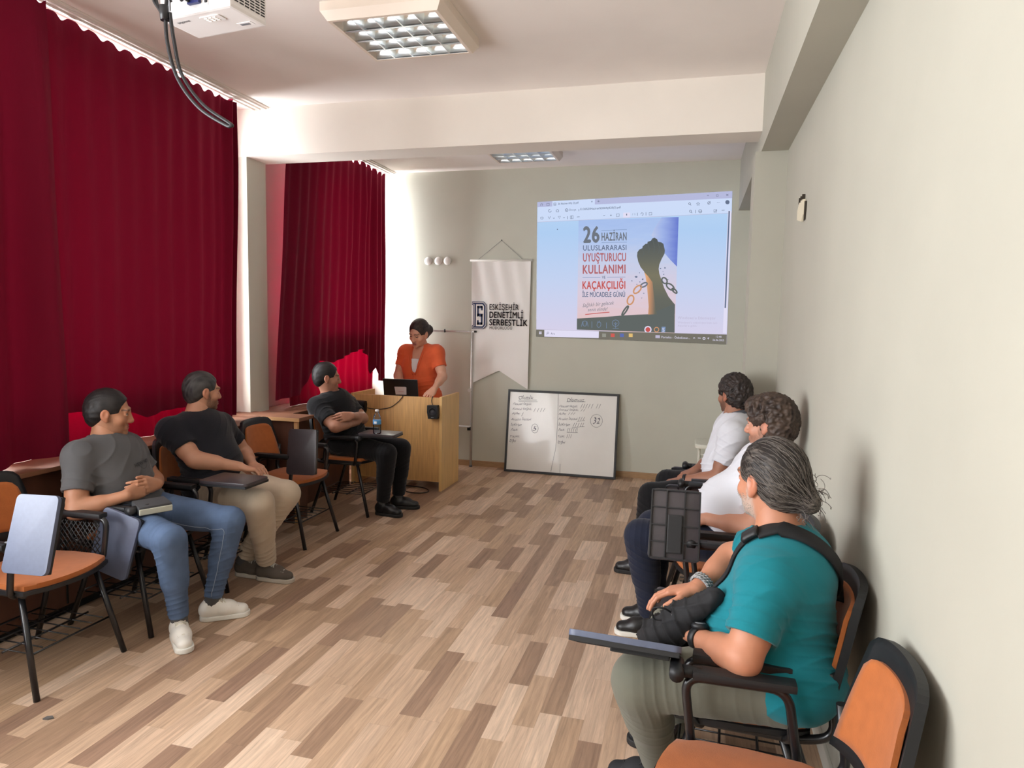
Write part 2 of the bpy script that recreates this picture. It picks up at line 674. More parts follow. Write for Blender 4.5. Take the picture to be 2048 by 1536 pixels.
c1 = thing('curtain', 'wide dark red curtain drawn over the near windows behind the seated men', 'curtain', (-3.2, 3.4, 0.8))
hem1 = [(2.6, 1.04), (3.2, 1.0), (3.3, .985), (3.46, .925), (3.58, .95), (3.8, .95), (4.0, .88), (4.15, .83), (4.6, .83)]
def gather(y, v):
    # right end is bunched: folds swing out towards the room
    e = max(0, (y - 4.12) / 0.2)
    return 0.05 * e * math.sin(2 * PI * (y - 4.12) / 0.11) - 0.03 * e * v
o = obj('cloth', origin_to(curtain_mesh(2.70, 4.34, -3.2, 3.062, lambda y: interp(hem1, y), seed=3, lam=0.15, amp=0.016, scallop=0.025, slant=(0, -0.05), xfun=gather), c1.location), m_curt, c1)
o = obj('lining', origin_to(curtain_mesh(2.6, 4.3, -3.29, 1.08, lambda y: 0.791, seed=5, amp=0.012, scallop=0.0), c1.location), m_lining, c1)
c2 = thing('curtain', 'narrow dark red curtain panel hanging at the left edge over the ledge', 'curtain', (-3.1, 2.45, 0.75))
def fold2(y, v):
    return 0.07 * math.sin((y - 2.2) * 14) * (0.4 + 0.6 * v)
obj('cloth', origin_to(curtain_mesh(2.12, 2.74, -3.09, 3.05, lambda y: 0.797 + 0.05 * max(0, (y - 2.42)) / .3, seed=8, amp=0.02, lam=.2, scallop=0.03, slant=(0, 0.0), xfun=fold2), c2.location), m_curt, c2)
c3 = thing('curtain', 'dark red pleated curtain over the far window behind the podium', 'curtain', (-3.2, 5.8, 0.85))
hem3 = [(4.7, .87), (5.3, .90), (5.45, 1.05), (5.6, 1.17), (5.8, 1.14), (6.05, 1.2), (6.3, 1.25), (6.42, 1.18), (6.5, .98), (6.58, 1.12), (6.66, .9), (6.8, .88)]
obj('cloth', origin_to(curtain_mesh(4.985, 6.765, -3.2, 3.07, lambda y: interp(hem3, y), seed=11, lam=0.125, amp=0.02, scallop=0.04, hook=0.13, slant=(-0.22, -0.02)), c3.location), m_curt, c3)
obj('lining', origin_to(curtain_mesh(5.1, 6.70, -3.29, 1.4, lambda y: 0.796, seed=12, amp=0.012, scallop=0.0), c3.location), m_lining, c3)
m_rail = mat('white_rail', (222, 214, 208), 0.45)
def rail(label, y0, y1):
    bm = bmesh.new()
    box(bm, -3.255, -3.115, y0, y1, ZC - .012, ZC - .001, .002)
    for xx in (-3.235, -3.185, -3.135):
        box(bm, xx - .006, xx + .006, y0 + .01, y1 - .01, ZC - .022, ZC - .012, .001)
    o = obj('curtain_rail', origin_to(bm, (-3.18, y0, ZC)), m_rail)
    o.location = (-3.18, y0, ZC)
    tag(o, label, 'curtain rail')
    return o
rail('long white ceiling rail over the near red curtains', 1.6, 4.6)
rail('short white ceiling rail over the far red curtain', 4.9, 6.86)
# ---------------------------------------------------------------- ceiling lamps
m_fix = mat('lamp_enamel', (226, 212, 198), 0.45)
m_mirror = mat('polished_aluminium', (240, 244, 246), 0.3, metal=1.0)
m_tubew = mat('fluorescent_tube_glass', (244, 246, 248), 0.25)
def ceiling_lamp(label, x0, x1, y0, y1, nx=5, ny=4):
    cx, cy = (x0 + x1) / 2, (y0 + y1) / 2
    t = thing('ceiling_lamp', label, 'lamp', (cx, cy, ZC), group=None)
    hw, hd, h = (x1 - x0) / 2, (y1 - y0) / 2, 0.085
    bm = bmesh.new()
    # sloped rim: outer ring at the ceiling wider than the louvre opening
    def ring(a, b_, z):
        return [bm.verts.new(p) for p in ((-a, -b_, z), (a, -b_, z), (a, b_, z), (-a, b_, z))]
    o0 = ring(hw + .045, hd + .045, -.001)
    o1 = ring(hw + .045, hd + .045, -.045)
    o2 = ring(hw + .018, hd + .018, -h)
    i0 = ring(hw, hd, -h)
    i1 = ring(hw, hd, -.012)
    for a, b_ in ((o0, o1), (o1, o2), (o2, i0), (i0, i1)):
        for k in range(4):
            bm.faces.new((a[k], a[(k + 1) % 4], b_[(k + 1) % 4], b_[k]))
    bm.faces.new(i1)
    bm.faces.new(o0[::-1])
    obj('housing', bm, m_fix, t)
    bm = bmesh.new()
    # parabolic mirror blades (V section) across, flat slats lengthwise
    for k in range(ny + 1):
        yy = -hd + (2 * hd) * k / ny
        s = 0.012 if 0 < k < ny else 0.006
        n = 6
        prof = []
        for q in range(n + 1):
            w = q / n
            prof.append((s + 0.045 * (1 - w) ** 2 if False else s * (1 - w) + 0.001 + (0.032 * w * w), -h + .004 + (h - .03) * (w)))
        for sg in (-1, 1):
            pr = None
            for wv, zz in prof:
                off = sg * (0.004 + wv)
                if yy + off < -hd or yy + off > hd:
                    off = 0
                cur = (bm.verts.new((-hw, yy + off, zz)), bm.verts.new((hw, yy + off, zz)))
                if pr:
                    f = bm.faces.new((pr[0], pr[1], cur[1], cur[0]))
                    f.smooth = True
                pr = cur
        box(bm, -hw, hw, yy - .004 if k else yy, yy + .004 if k < ny else yy + .001, -h + .001, -h + .005)
    obj('mirror_blades', bm, m_mirror, t)
    bm = bmesh.new()
    for k in range(1, nx):
        xx = -hw + 2 * hw * k / nx
        vv = [bm.verts.new(p) for p in ((xx - .016, -hd, -.034), (xx + .016, -hd, -.034), (xx + .002, -hd, -h), (xx - .002, -hd, -h))]
        vw = [bm.verts.new((v.co.x, hd, v.co.z)) for v in vv]
        for q in range(4):
            bm.faces.new((vv[q], vv[(q + 1) % 4], vw[(q + 1) % 4], vw[q]))
    obj('cross_slats', bm, m_mirror, t)
    for k in range(ny):
        yy = -hd + 2 * hd * (k + .5) / ny
        obj('tube', T([(-hw + .01, yy, -.028), (hw - .01, yy, -.028)], .012, 10), m_tubew, t)
    return t
ceiling_lamp('square ceiling lamp with mirrored louvre in front of the cross beam', -1.80, -1.257, 3.20, 3.705)
ceiling_lamp('far louvred ceiling lamp beyond the cross beam near the back wall', -1.81, -1.27, 5.78, 6.28)

# ---------------------------------------------------------------- projector
m_proj = mat('projector_white', (226, 222, 220), 0.42)
m_grey = mat('mid_grey_plastic', (120, 122, 126), 0.5)
m_dark = mat('dark_slot', (26, 26, 28), 0.6)
m_cable = mat('black_cable', (24, 24, 27), 0.4)
m_blue = mat('blue_plug', (28, 36, 92), 0.4)
ax = Vector((-0.364, 0.05, 0)).normalized() * -1
t = thing('projector', 'white projector hanging upside down from the ceiling', 'projector', (-1.965, 2.535, 2.75), math.atan2(-0.05, 0.365))
bm = bmesh.new()
box(bm, -.187, .187, -.105, .095, .0, .115, .012)
obj('body', bm, m_proj, t)
bm = bmesh.new()
box(bm, -.165, .075, -.107, -.1045, .02, .10)
obj('port_panel', bm, mat('port_panel_grey', (196, 194, 194), .5), t)
for k, (x0, x1, z0, z1, mm) in enumerate(((-.02, .04, .03, .052, m_blue), (.06, .072, .03, .06, m_dark), (-.155, -.125, .025, .065, m_grey), (-.06, -.03, .06, .08, m_dark))):
    obj('port', B(x0, x1, -.122 if mm is m_blue else -.111, -.1075, z0, z1, .002), mm, t)
bm = bmesh.new()
for c in range(6):
    for r in range(7):
        yy = -.085 + c * .029
        box(bm, .1865, .1885, yy, yy + .022, .03 + r * .011, .035 + r * .011)
obj('vent_slots', bm, m_dark, t)
bm = bmesh.new()
prism(bm, rounded_rect(.105, .05, .012), -.004, .001, Matrix.Translation((.035, -.045, 0)))
k_ = obj('keypad', bm, m_proj, t)
bm = bmesh.new()
for i in range(3):
    for j in range(3):
        if i == 1 or j == 1 or (i + j) % 2 == 0:
            box(bm, .005 + i * .022, .02 + i * .022, -.061 + j * .012, -.053 + j * .012, -.007, -.0035, .001)
obj('buttons', bm, mat('button_white', (245, 243, 240), .4), k_)
bm = bmesh.new()
box(bm, .088, .16, .028, .058, -.0015, .001)
s_ = obj('adjust_slot', bm, mat('slot_light', (236, 232, 232), .5), t)
obj('dial', B(.10, .145, .036, .05, -.003, -.001), m_grey, s_)
me = text_mesh('InFocus', .022, bold=.0004)
warp(me, lambda x, y, z: (-.14 + x, -.065 - y * -1 - .0, -.0016))
obj('logo', me, m_grey, t)
obj('mount', T([(0, 0, .11), (0, 0, .345)], .025, 14), m_proj, t)
obj('ceiling_plate', B(-.06, .06, -.06, .06, .333, .347, .004), m_proj, t)
# cables
t = thing('cable_loop', 'black cables hanging in a loop from the projector', 'cable', (-2.06, 2.40, 2.77))
loc = Vector(t.location)
P = lambda *p: Vector(p) - loc
def run(*pts, r=.007, n=8):
    return T(smooth_path([P(*p) for p in pts], n), r, 8)
obj('cable', run((-2.03, 2.425, 2.80), (-2.03, 2.36, 2.83), (-2.035, 2.34, 2.72), (-2.03, 2.34, 2.60), (-1.995, 2.35, 2.47), (-1.91, 2.36, 2.36), (-1.80, 2.37, 2.292), (-1.775, 2.372, 2.288), (-1.783, 2.374, 2.298), (-1.90, 2.37, 2.375), (-1.985, 2.36, 2.49), (-2.01, 2.35, 2.62), (-2.02, 2.345, 2.72)), m_cable, t)
obj('cable', run((-2.08, 2.425, 2.80), (-2.10, 2.36, 2.86), (-2.075, 2.34, 2.76), (-2.04, 2.335, 2.70), (-2.06, 2.335, 2.73), (-2.085, 2.335, 2.77), (-2.06, 2.34, 2.80), (-2.03, 2.34, 2.84), (-2.0, 2.35, 2.95), (-1.99, 2.36, 3.09), r=.0055), m_cable, t)
obj('cable', run((-1.99, 2.413, 2.79), (-1.995, 2.37, 2.80), (-2.015, 2.35, 2.84), (-2.02, 2.35, 2.95), (-2.02, 2.36, 3.09), r=.006), m_cable, t)
obj('strap', T([P(-2.042, 2.338, 2.745), P(-2.038, 2.338, 2.69)], .017, 10), m_cable, t)

# ---------------------------------------------------------------- teacher podium
m_pod = mat('beech_laminate', (206, 160, 102), 0.42, var=(7, 0.14), stretch=(12, 12, 0.7), bump=(50, .05))
m_pod2 = mat('beech_laminate_light', (224, 184, 122), 0.42, var=(7, 0.08), stretch=(5, 5, 0.5))
t = thing('podium', 'beech laminate teacher podium with laptop and hanging speakers', 'podium', (-2.6, 5.95, 0))
def atp(*a, **k):
    return origin_to(B(*a, **k), (-2.6, 5.95, 0))
obj('front_panel', atp(-3.026, -2.182, 5.745, 5.765, .083, .853), m_pod, t)
obj('side_panel', atp(-2.180, -2.155, 5.735, 6.20, 0, .862, .002), m_pod2, t)
obj('side_panel', atp(-3.055, -3.028, 5.735, 6.18, 0, .862, .002), m_pod2, t)
obj('desktop', atp(-3.027, -2.181, 5.768, 6.18, .715, .735, .002), m_pod2, t)
obj('shelf', atp(-3.027, -2.181, 5.79, 6.12, .10, .118), m_pod2, t)
# laptop: screen lid tilted back, its back faces the room
t = thing('laptop', 'open black laptop with white sticker on lid standing on podium', 'laptop', (-2.67, 6.02, .736))
m_lap = mat('laptop_black', (17, 17, 19), .38)
obj('base', B(-.175, .175, -.0, .235, 0, .018, .004), m_lap, t)
kb = obj('keyboard', B(-.15, .15, .03, .14, .018, .0195), m_grey, t)
Mx = Matrix.Translation((0, -.004, .016)) @ Matrix.Rotation(math.radians(10), 4, 'X')
bm = bmesh.new()
box(bm, -.176, .176, -.006, .006, .0, .238, .004, M=Mx)
lid = obj('screen_lid', bm, m_lap, t)
bm = bmesh.new()
prism(bm, [(-.052, .085), (.058, .088), (.062, .16), (.048, .165), (-.06, .162)], .0065, .0072, Mx @ Matrix.Rotation(PI / 2, 4, 'X'))
obj('sticker', bm, mat('white_sticker', (214, 208, 208), .6), lid)
obj('sticker_print', origin_to(B(-.02, .03, -.0085, -.0074, .115, .117, M=Mx), (0, 0, 0)), mat('sticker_print', (190, 90, 90), .6), lid)
# speakers hung over the front edge by their cords
m_spk = mat('speaker_black', (18, 18, 20), .5)
m_cone = mat('speaker_cone', (38, 38, 42), .6)
def speaker(label, x, z, rot):
    t = thing('speaker', label, 'speaker', (x, 5.745, z))
    bm = bmesh.new()
    prism(bm, [(-.045, -.06), (.04, -.062), (.05, -.03), (.052, .03), (.044, .06), (-.05, .062), (-.054, .0)], .002, .058, Matrix.Rotation(PI / 2, 4, 'X') @ Matrix.Rotation(rot, 4, 'Z'), bev=.005)
    b_ = obj('cabinet', bm, m_spk, t)
    bm = bmesh.new()
    lathe(bm, [(.0, 0), (.012, .002), (.028, -.003), (.035, .002), (.036, .0)], 24, Matrix.Translation((.0, -.0595, .005)) @ Matrix.Rotation(PI / 2, 4, 'X'))
    obj('cone', bm, m_cone, b_, True)
    obj('badge', B(-.012, .012, -.0605, -.0585, -.051, -.045), m_grey, b_)
    return t
sp_r = speaker('small black speaker hanging on the right of podium front', -2.228, .728, 0.05)
sp_l = speaker('small black speaker hanging on the left of podium front behind crossed arms', -2.945, .735, -.05)
obj('cord', origin_to(T(smooth_path([(-2.89, 5.728, .73), (-2.78, 5.732, .722), (-2.66, 5.733, .745), (-2.58, 5.734, .80), (-2.545, 5.736, .84), (-2.53, 5.75, .859), (-2.51, 5.80, .80), (-2.50, 5.90, .742)], 8), .0035, 6), sp_l.location), m_cable, sp_l)
obj('cord', origin_to(T(smooth_path([(-2.24, 5.733, .775), (-2.255, 5.735, .82), (-2.25, 5.739, .852), (-2.25, 5.757, .858), (-2.26, 5.80, .80), (-2.28, 5.9, .741)], 8), .0035, 6), sp_r.location), m_cable, sp_r)
loop = [(-2.50, 5.70, .006), (-2.44, 5.62, .006), (-2.34, 5.60, .006), (-2.27, 5.64, .006), (-2.27, 5.72, .006), (-2.36, 5.80, .006), (-2.5, 5.82, .006), (-2.6, 5.8, .006)]
o = obj('floor_cord', origin_to(T(smooth_path(loop, 8), .005, 6), (-2.4, 5.7, 0)), m_cable)
o.location = (-2.4, 5.7, 0)
tag(o, 'black cord looped on the floor at the podium foot', 'cord')

# ---------------------------------------------------------------- flip chart stand
m_al = mat('grey_aluminium', (196, 194, 190), .35, metal=.35)
t = thing('flipchart_stand', 'empty grey metal flip chart frame with pen tray between podium and banner', 'stand', (-2.24, 6.84, 0))
def pole(x):
    return T([(x, 0, .012), (x, 0, 1.43)], .014, 12)
obj('pole', pole(0), m_al, t)
obj('pole', pole(-.56), m_al, t)
obj('top_bar', B(-.60, .035, -.012, .006, 1.425, 1.443, .002), m_al, t)
obj('bar_end', B(.022, .045, -.018, .01, 1.424, 1.446, .002), m_dark, t)
obj('tray', B(-.60, .0, -.07, -.012, .43, .44, .002), mat('tray_white', (222, 222, 220), .4), t)
obj('bracket', B(-.03, .0, -.045, -.012, .395, .43, .002), m_dark, t)
obj('knob', T([(-.012, -.02, .82), (-.012, -.04, .82)], .02, 14), mat('knob_white', (220, 220, 216), .4), t)
obj('clip', T([(-.30, -.02, 1.42), (-.30, -.02, 1.455)], .008, 8), m_dark, t)
obj('foot', T([(0, 0, 0), (0, 0, .02)], .017, 10), m_grey, t)

# ---------------------------------------------------------------- wall caps, damaged socket, string
m_cap = mat('white_cap', (232, 231, 226), .4)
for i, (x, w) in enumerate(((-2.762, 'left'), (-2.648, 'middle'), (-2.545, 'right'))):
    bm = bmesh.new()
    lathe(bm, [(.0, .016), (.02, .0155), (.036, .011), (.043, .003), (.043, 0), (0, 0)], 28, Matrix.Rotation(PI / 2, 4, 'X'))
    o = obj('wall_cap', bm, m_cap, None, True)
    o.location = (x, 6.899, 2.171)
    tag(o, 'round white cover cap on the back wall, %s of three' % {'left': 'leftmost', 'middle': 'middle', 'right': 'rightmost'}[w], 'cap', 'round cover caps on the back wall')
t = thing('broken_wall_box', 'broken cream plaster patch with dark hole on the right wall', 'wall patch', (.513, 3.85, 2.14))
bm = bmesh.new()
prism(bm, [(-.10, -.045), (-.03, -.055), (.05, -.05), (.105, -.02), (.10, .03), (.02, .045), (-.06, .06), (-.10, .03)], 0, .012, Matrix.Rotation(-PI / 2, 4, 'Y') @ Matrix.Rotation(PI / 2, 4, 'Z'), bev=.003)
obj('plate', bm, mat('cream_plate', (216, 208, 184), .7), t)
bm = bmesh.new()
prism(bm, [(-.135, -.03), (-.10, -.035), (-.098, .06), (-.12, .055)], 0, .006, Matrix.Rotation(-PI / 2, 4, 'Y') @ Matrix.Rotation(PI / 2, 4, 'Z'))
for a in (-.06, 0, .05):
    prism(bm, [(a - .012, -.075), (a - .004, -.075), (a + .008, -.045), (a, -.045)], 0, .014, Matrix.Rotation(-PI / 2, 4, 'Y') @ Matrix.Rotation(PI / 2, 4, 'Z'))
obj('hole', bm, mat('dark_hole', (52, 44, 34), .9), t)

# ---------------------------------------------------------------- pennant banner
m_ban = mat('white_polyester', (238, 236, 232), .6, bump=(6, .25, .01), sheen=.1)
m_navy = mat('navy_print', (36, 52, 92), .6)
m_navy2 = mat('steel_blue_print', (72, 104, 150), .6)
m_char = mat('charcoal_print', (46, 44, 50), .6)
m_rod = mat('white_rod', (226, 224, 216), .4)
t = thing('pennant_banner', 'white swallow-tailed banner with blue emblem hanging on the back wall', 'banner', (-1.95, 6.87, 2.18))
bm = bmesh.new()
nx, nz = 40, 80
rows = []
for i in range(nx + 1):
    u = i / nx
    bot = .885 + (1.035 - .885) * (1 - abs(u - .49) / .49) if u < .49 else .85 + (1.035 - .85) * (1 - (u - .49) / .51)
    col = []
    for j in range(nz + 1):
        v = j / nz
        x = -2.268 + u * (.634 - .006 * v) + .010 * v * (1 - u)
        z = 2.17 + (bot - 2.17) * v
        y = 6.872 + .006 * math.sin(u * 9 + v * 4) * v + .004 * math.sin(u * 23 - v * 9) * (1 - v) + .004 * math.sin(v * 22 + u * 5) * v - .012 * v * v * abs(u - .49)
        col.append(bm.verts.new((x, y, z)))
    rows.append(col)
for i in range(nx):
    for j in range(nz):
        f = bm.faces.new((rows[i][j], rows[i + 1][j], rows[i + 1][j + 1], rows[i][j + 1]))
        f.smooth = True
ban = obj('cloth', origin_to(bm, (-1.95, 6.87, 2.18)), m_ban, t)
obj('rod', origin_to(T([(-2.285, 6.874, 2.172), (-1.62, 6.874, 2.172)], .011, 10), (-1.95, 6.87, 2.18)), m_rod, t)
obj('string', origin_to(T([(-2.20, 6.876, 2.18), (-1.954, 6.893, 2.378), (-1.72, 6.876, 2.18)], .002, 5), (-1.95, 6.87, 2.18)), m_grey, t)
obj('nail', origin_to(T([(-1.954, 6.899, 2.379), (-1.954, 6.882, 2.379)], .005, 8), (-1.95, 6.87, 2.18)), m_dark, t)
YT = 6.853
def flat_text(parent, name, body, x0, x1, z0, z1, m, y=YT, bold=0.0, org=(-1.95, 6.87, 2.18), label=None):
    """letters fitted between x0..x1 and baseline z0..cap height z1"""
    me = text_mesh(body, 1.0, bold=bold, spacing=1.08)
    ref = text_mesh('H', 1.0, bold=bold)
    lo, hi = text_extent(me)
    _, rh = text_extent(ref)
    bpy.data.meshes.remove(ref)
    s = (x1 - x0) / (hi[0] - lo[0])
    sz = (z1 - z0) / rh[1]
    warp(me, lambda a, b_, c: (x0 + (a - lo[0]) * s - org[0], y - org[1], z0 + b_ * sz - org[2]))
    return obj(name, me, m, parent, label=label)
flat_text(ban, 'lettering', 'ESKİŞEHİR', -2.062, -1.748, 1.665, 1.722, m_char, bold=.012)
flat_text(ban, 'lettering', 'DENETİMLİ', -2.062, -1.70, 1.582, 1.646, m_char, bold=.026)
flat_text(ban, 'lettering', 'SERBESTLİK', -2.062, -1.652, 1.505, 1.568, m_char, bold=.026)
flat_text(ban, 'lettering', 'MÜDÜRLÜĞÜ', -2.058, -1.815, 1.464, 1.492, m_char, bold=.004)
def poly_xz(bm, pts, y):
    return bm.faces.new([bm.verts.new((x, y, z)) for x, z in pts])
def emblem(parent, x0, x1, z0, z1, y, org, m1, m2, m3):
    """block letter D with an S inside"""
    w, h = x1 - x0, z1 - z0
    def mp(pts):
        return [(x0 + a * w - org[0], z0 + b_ * h - org[2]) for a, b_ in pts]
    e = obj('emblem', (lambda bm: (poly_xz(bm, mp([(0, 0), (.8, 0), (1, .12), (1, .88), (.8, 1), (0, 1), (0, .88), (.1, .86), (.1, .14), (0, .12)]), y - org[1]), bm)[1])(bmesh.new()), m1, parent)
    obj('emblem_line', (lambda bm: (poly_xz(bm, mp([(.04, .025), (.78, .025), (.96, .135), (.96, .865), (.78, .975), (.04, .975), (.04, .9), (.15, .88), (.15, .12), (.04, .10)]), y - .001 - org[1]), bm)[1])(bmesh.new()), m2, e)
    obj('emblem_letter', (lambda bm: (poly_xz(bm, mp([(.06, .045), (.77, .045), (.93, .15), (.93, .85), (.77, .955), (.06, .955), (.06, .915), (.18, .895), (.18, .105), (.06, .085)]), y - .002 - org[1]), bm)[1])(bmesh.new()), m1, e)
    obj('emblem_field', (lambda bm: (poly_xz(bm, mp([(.28, .10), (.72, .10), (.82, .17), (.82, .83), (.72, .90), (.28, .90)]), y - .003 - org[1]), bm)[1])(bmesh.new()), m3, e)
    bm = bmesh.new()
    for q in ([(.36, .155), (.74, .155), (.74, .245), (.36, .245)], [(.62, .155), (.74, .155), (.74, .56), (.62, .52)], [(.36, .47), (.36, .56), (.74, .56), (.74, .44)], [(.36, .44), (.48, .48), (.48, .845), (.36, .845)], [(.36, .755), (.74, .755), (.74, .845), (.36, .845)], [(.36, .155), (.48, .155), (.48, .32), (.36, .32)], [(.62, .68), (.74, .68), (.74, .845), (.62, .845)]):
        poly_xz(bm, mp(q), y - .004 - org[1])
    obj('emblem_letter', bm, m1, e)
emblem(ban, -2.252, -2.092, 1.463, 1.748, YT, (-1.95, 6.87, 2.18), m_navy, m_ban, m_ban)

# ---------------------------------------------------------------- whiteboard leaning on the back wall
m_wb = mat('whiteboard_enamel', (236, 236, 232), .22, var=(3.5, .03), coat=.2)
m_ink = mat('marker_ink', (112, 112, 122), .6)
m_frameb = mat('black_frame', (34, 35, 38), .45)
HW = np.array([[8.531861841e-04, 3.633112905e-05, -2.384491613e+00], [6.676917698e-05, -8.764988017e-04, 9.268909132e-01], [3.213531019e-05, 7.240124500e-06, 1.0]])
def wbp(a, b_):
    v = HW @ np.array([a, b_, 1.0])
    return v[0] / v[2] + 1.27, v[1] / v[2]
t = thing('whiteboard', 'black framed whiteboard leaning against the back wall, two handwritten columns', 'whiteboard', (-1.27, 6.75, 0))
t.rotation_euler = (-math.atan2(.12, .85), 0, 0)
bx0, bx1, bh = -.575, .575, .852
obj('board', B(bx0 + .012, bx1 - .012, -.004, .008, .012, bh - .012), m_wb, t)
bm = bmesh.new()
for q in ((bx0, bx1, 0, .024), (bx0, bx1, bh - .024, bh)):
    box(bm, q[0], q[1], -.012, .012, q[2], q[3], .003)
for q in ((bx0, bx0 + .022), (bx1 - .022, bx1)):
    box(bm, q[0], q[1], -.0115, .0115, .004, bh - .004, .003)
obj('frame', bm, m_frameb, t)
def hand(body, a0, a1, base, h, slope=0.0, name='handwriting'):
    """handwritten word between a0..a1 on the board layout, base line, letter height"""
    me = text_mesh(body, 1.0, shear=.32)
    lo, hi = text_extent(me)
    rnd = random.Random(body)
    f1, f2 = rnd.uniform(2, 4), rnd.uniform(0, 6)
    def fn(x, y, z):
        u = (x - lo[0]) / (hi[0] - lo[0])
        px = a0 + (a1 - a0) * u + 2.5 * math.sin(y * 9 + u * 13)
        py = base + slope * u - y / .72 * h * (1 + .18 * math.sin(u * 9 * f1 + f2)) + 3 * math.sin(u * 11 + f2)
        X_, Z_ = wbp(px, py)
        return (X_, -.0052, Z_)
    warp(me, fn)
    return obj(name, me, m_ink, t)
def strokes(lines, name='tally_marks', r=.0016):
    bm = bmesh.new()
    for ln in lines:
        pts = []
        for a, b_ in ln:
            X_, Z_ = wbp(a, b_)
            pts.append((X_, -.005, Z_))
        tube(bm, pts, r, 5)
    return obj(name, bm, m_ink, t)
hand('Olumlu', 708, 885, 232, 44)
hand('Olumsuz', 1290, 1502, 262, 46)
L = ['Fiziksel Sağlık:', 'Ruhsal Sağlık:', 'Aile:', 'Arkadaş İlişkileri', 'İş/Kariyer', 'Para:', 'Yasal:', 'Diğer']
for s_, a0, a1, b_, h in zip(L, (640, 632, 625, 618, 612, 612, 606, 598), (865, 872, 728, 862, 750, 700, 722, 678), (300, 360, 415, 485, 548, 612, 690, 748), (26, 26, 26, 26, 26, 30, 30, 36)):
    hand(s_, a0, a1, b_, h)
for s_, a0, a1, b_, h in zip(L, (1196, 1192, 1188, 1186, 1184, 1184, 1182, 1180), (1420, 1432, 1282, 1420, 1330, 1262, 1262, 1272), (328, 370, 418, 480, 548, 612, 690, 765), (26, 24, 26, 26, 30, 30, 30, 34)):
    hand(s_, a0, a1, b_, h)
tl = []
def ticks(xs, y0, y1, d=22):
    for x in xs:
        tl.append([(x + d, y0), (x, y1)])
ticks((888, 930, 968, 1002), 340, 384)
ticks((742,), 392, 436)
ticks((1452, 1482, 1512, 1545, 1580, 1640, 1672), 290, 342, 24)
ticks((1455, 1485), 352, 378)
ticks((1305, 1335, 1365), 392, 418)
ticks((1425, 1452, 1480), 446, 490)
ticks((1360, 1385, 1415, 1445, 1470), 516, 568)
ticks((1290, 1312, 1338, 1362, 1388, 1405), 580, 632, 14)
ticks((1285, 1308, 1330), 655, 700, 16)
tl += [[(705, 246), (925, 242)], [(708, 258), (935, 262)], [(1284, 262), (1510, 262)], [(1410, 498), (1505, 490)], [(1350, 575), (1500, 560)], [(1290, 634), (1420, 636)]]
tl += [[(1186, 160), (1180, 420), (1165, 700), (1150, 840), (1120, 980), (1095, 1100)], [(1208, 1010), (1204, 1120)]]
strokes(tl)
def ell(cx, cy, rx, ry):
    return [(cx + rx * math.cos(a * PI / 12), cy + ry * math.sin(a * PI / 12)) for a in range(25)]
strokes([ell(1644, 492, 72, 78), ell(902, 584, 40, 54)], 'circled_total')
hand('32', 1600, 1690, 528, 72)
hand('5', 872, 930, 612, 60)

# ---------------------------------------------------------------- white stool behind the seated man
m_sw = mat('ivory_enamel', (222, 222, 208), .4)
t = thing('stool', 'ivory metal stool by the back wall behind the man in white polo', 'stool', (.22, 6.50, 0))
bm = bmesh.new()
prism(bm, rounded_rect(.34, .34, .06), .435, .475, bev=.012)
obj('seat', bm, m_sw, t, 'auto')
for sx in (-1, 1):
    bm = T(fillet([(sx * .13, -.13, .0), (sx * .13, -.125, .415), (sx * .13, .125, .415), (sx * .13, .13, 0)], .06), .0125, 10)
    obj('leg_frame', bm, m_sw, t, True)
for zz in (.33, .26):
    obj('crossbar', T([(-.13, -.127, zz), (.13, -.127, zz)], .009, 8), m_sw, t)
    obj('crossbar', T([(-.13, .127, zz), (.13, .127, zz)], .009, 8), m_sw, t)
# ---------------------------------------------------------------- projected picture on the back wall
HS = np.array([[1.050971730e-03, 4.474952935e-05, -1.666159096e+00], [8.273433585e-05, -1.103211589e-03, 2.926892231e+00], [4.041995519e-05, -1.315765657e-05, 1.0]])
SORG = (-.64, 6.897, 2.1)
t_scr = thing('projected_slide', 'projected browser window showing a poster with a raised fist on the back wall', 'projection', SORG)
def sp(a, b_, lay=0):
    """point of the keystoned picture (layout units) on the wall"""
    v = HS @ np.array([a, b_, 1.0])
    return (v[0] / v[2] - SORG[0], -.0006 * lay, v[1] / v[2] - SORG[2])
def spoly(name, pts, m, lay, parent=None):
    bm = bmesh.new()
    bm.faces.new([bm.verts.new(sp(a, b_, lay)) for a, b_ in pts])
    return obj(name, bm, m, parent or t_scr)
def sgrid(name, quad, m, lay, parent=None, n=10):
    """quad TL,TR,BR,BL"""
    bm = bmesh.new()
    q = [Vector((a, b_, 0)) for a, b_ in quad]
    g = []
    for i in range(n + 1):
        for j in range(n + 1):
            u, v = i / n, j / n
            p = (q[0] * (1 - u) + q[1] * u) * (1 - v) + (q[3] * (1 - u) + q[2] * u) * v
            g.append(bm.verts.new(sp(p.x, p.y, lay)))
    for i in range(n):
        for j in range(n):
            a = i * (n + 1) + j
            bm.faces.new((g[a], g[a + n + 1], g[a + n + 2], g[a + 1]))
    return obj(name, bm, m, parent or t_scr)
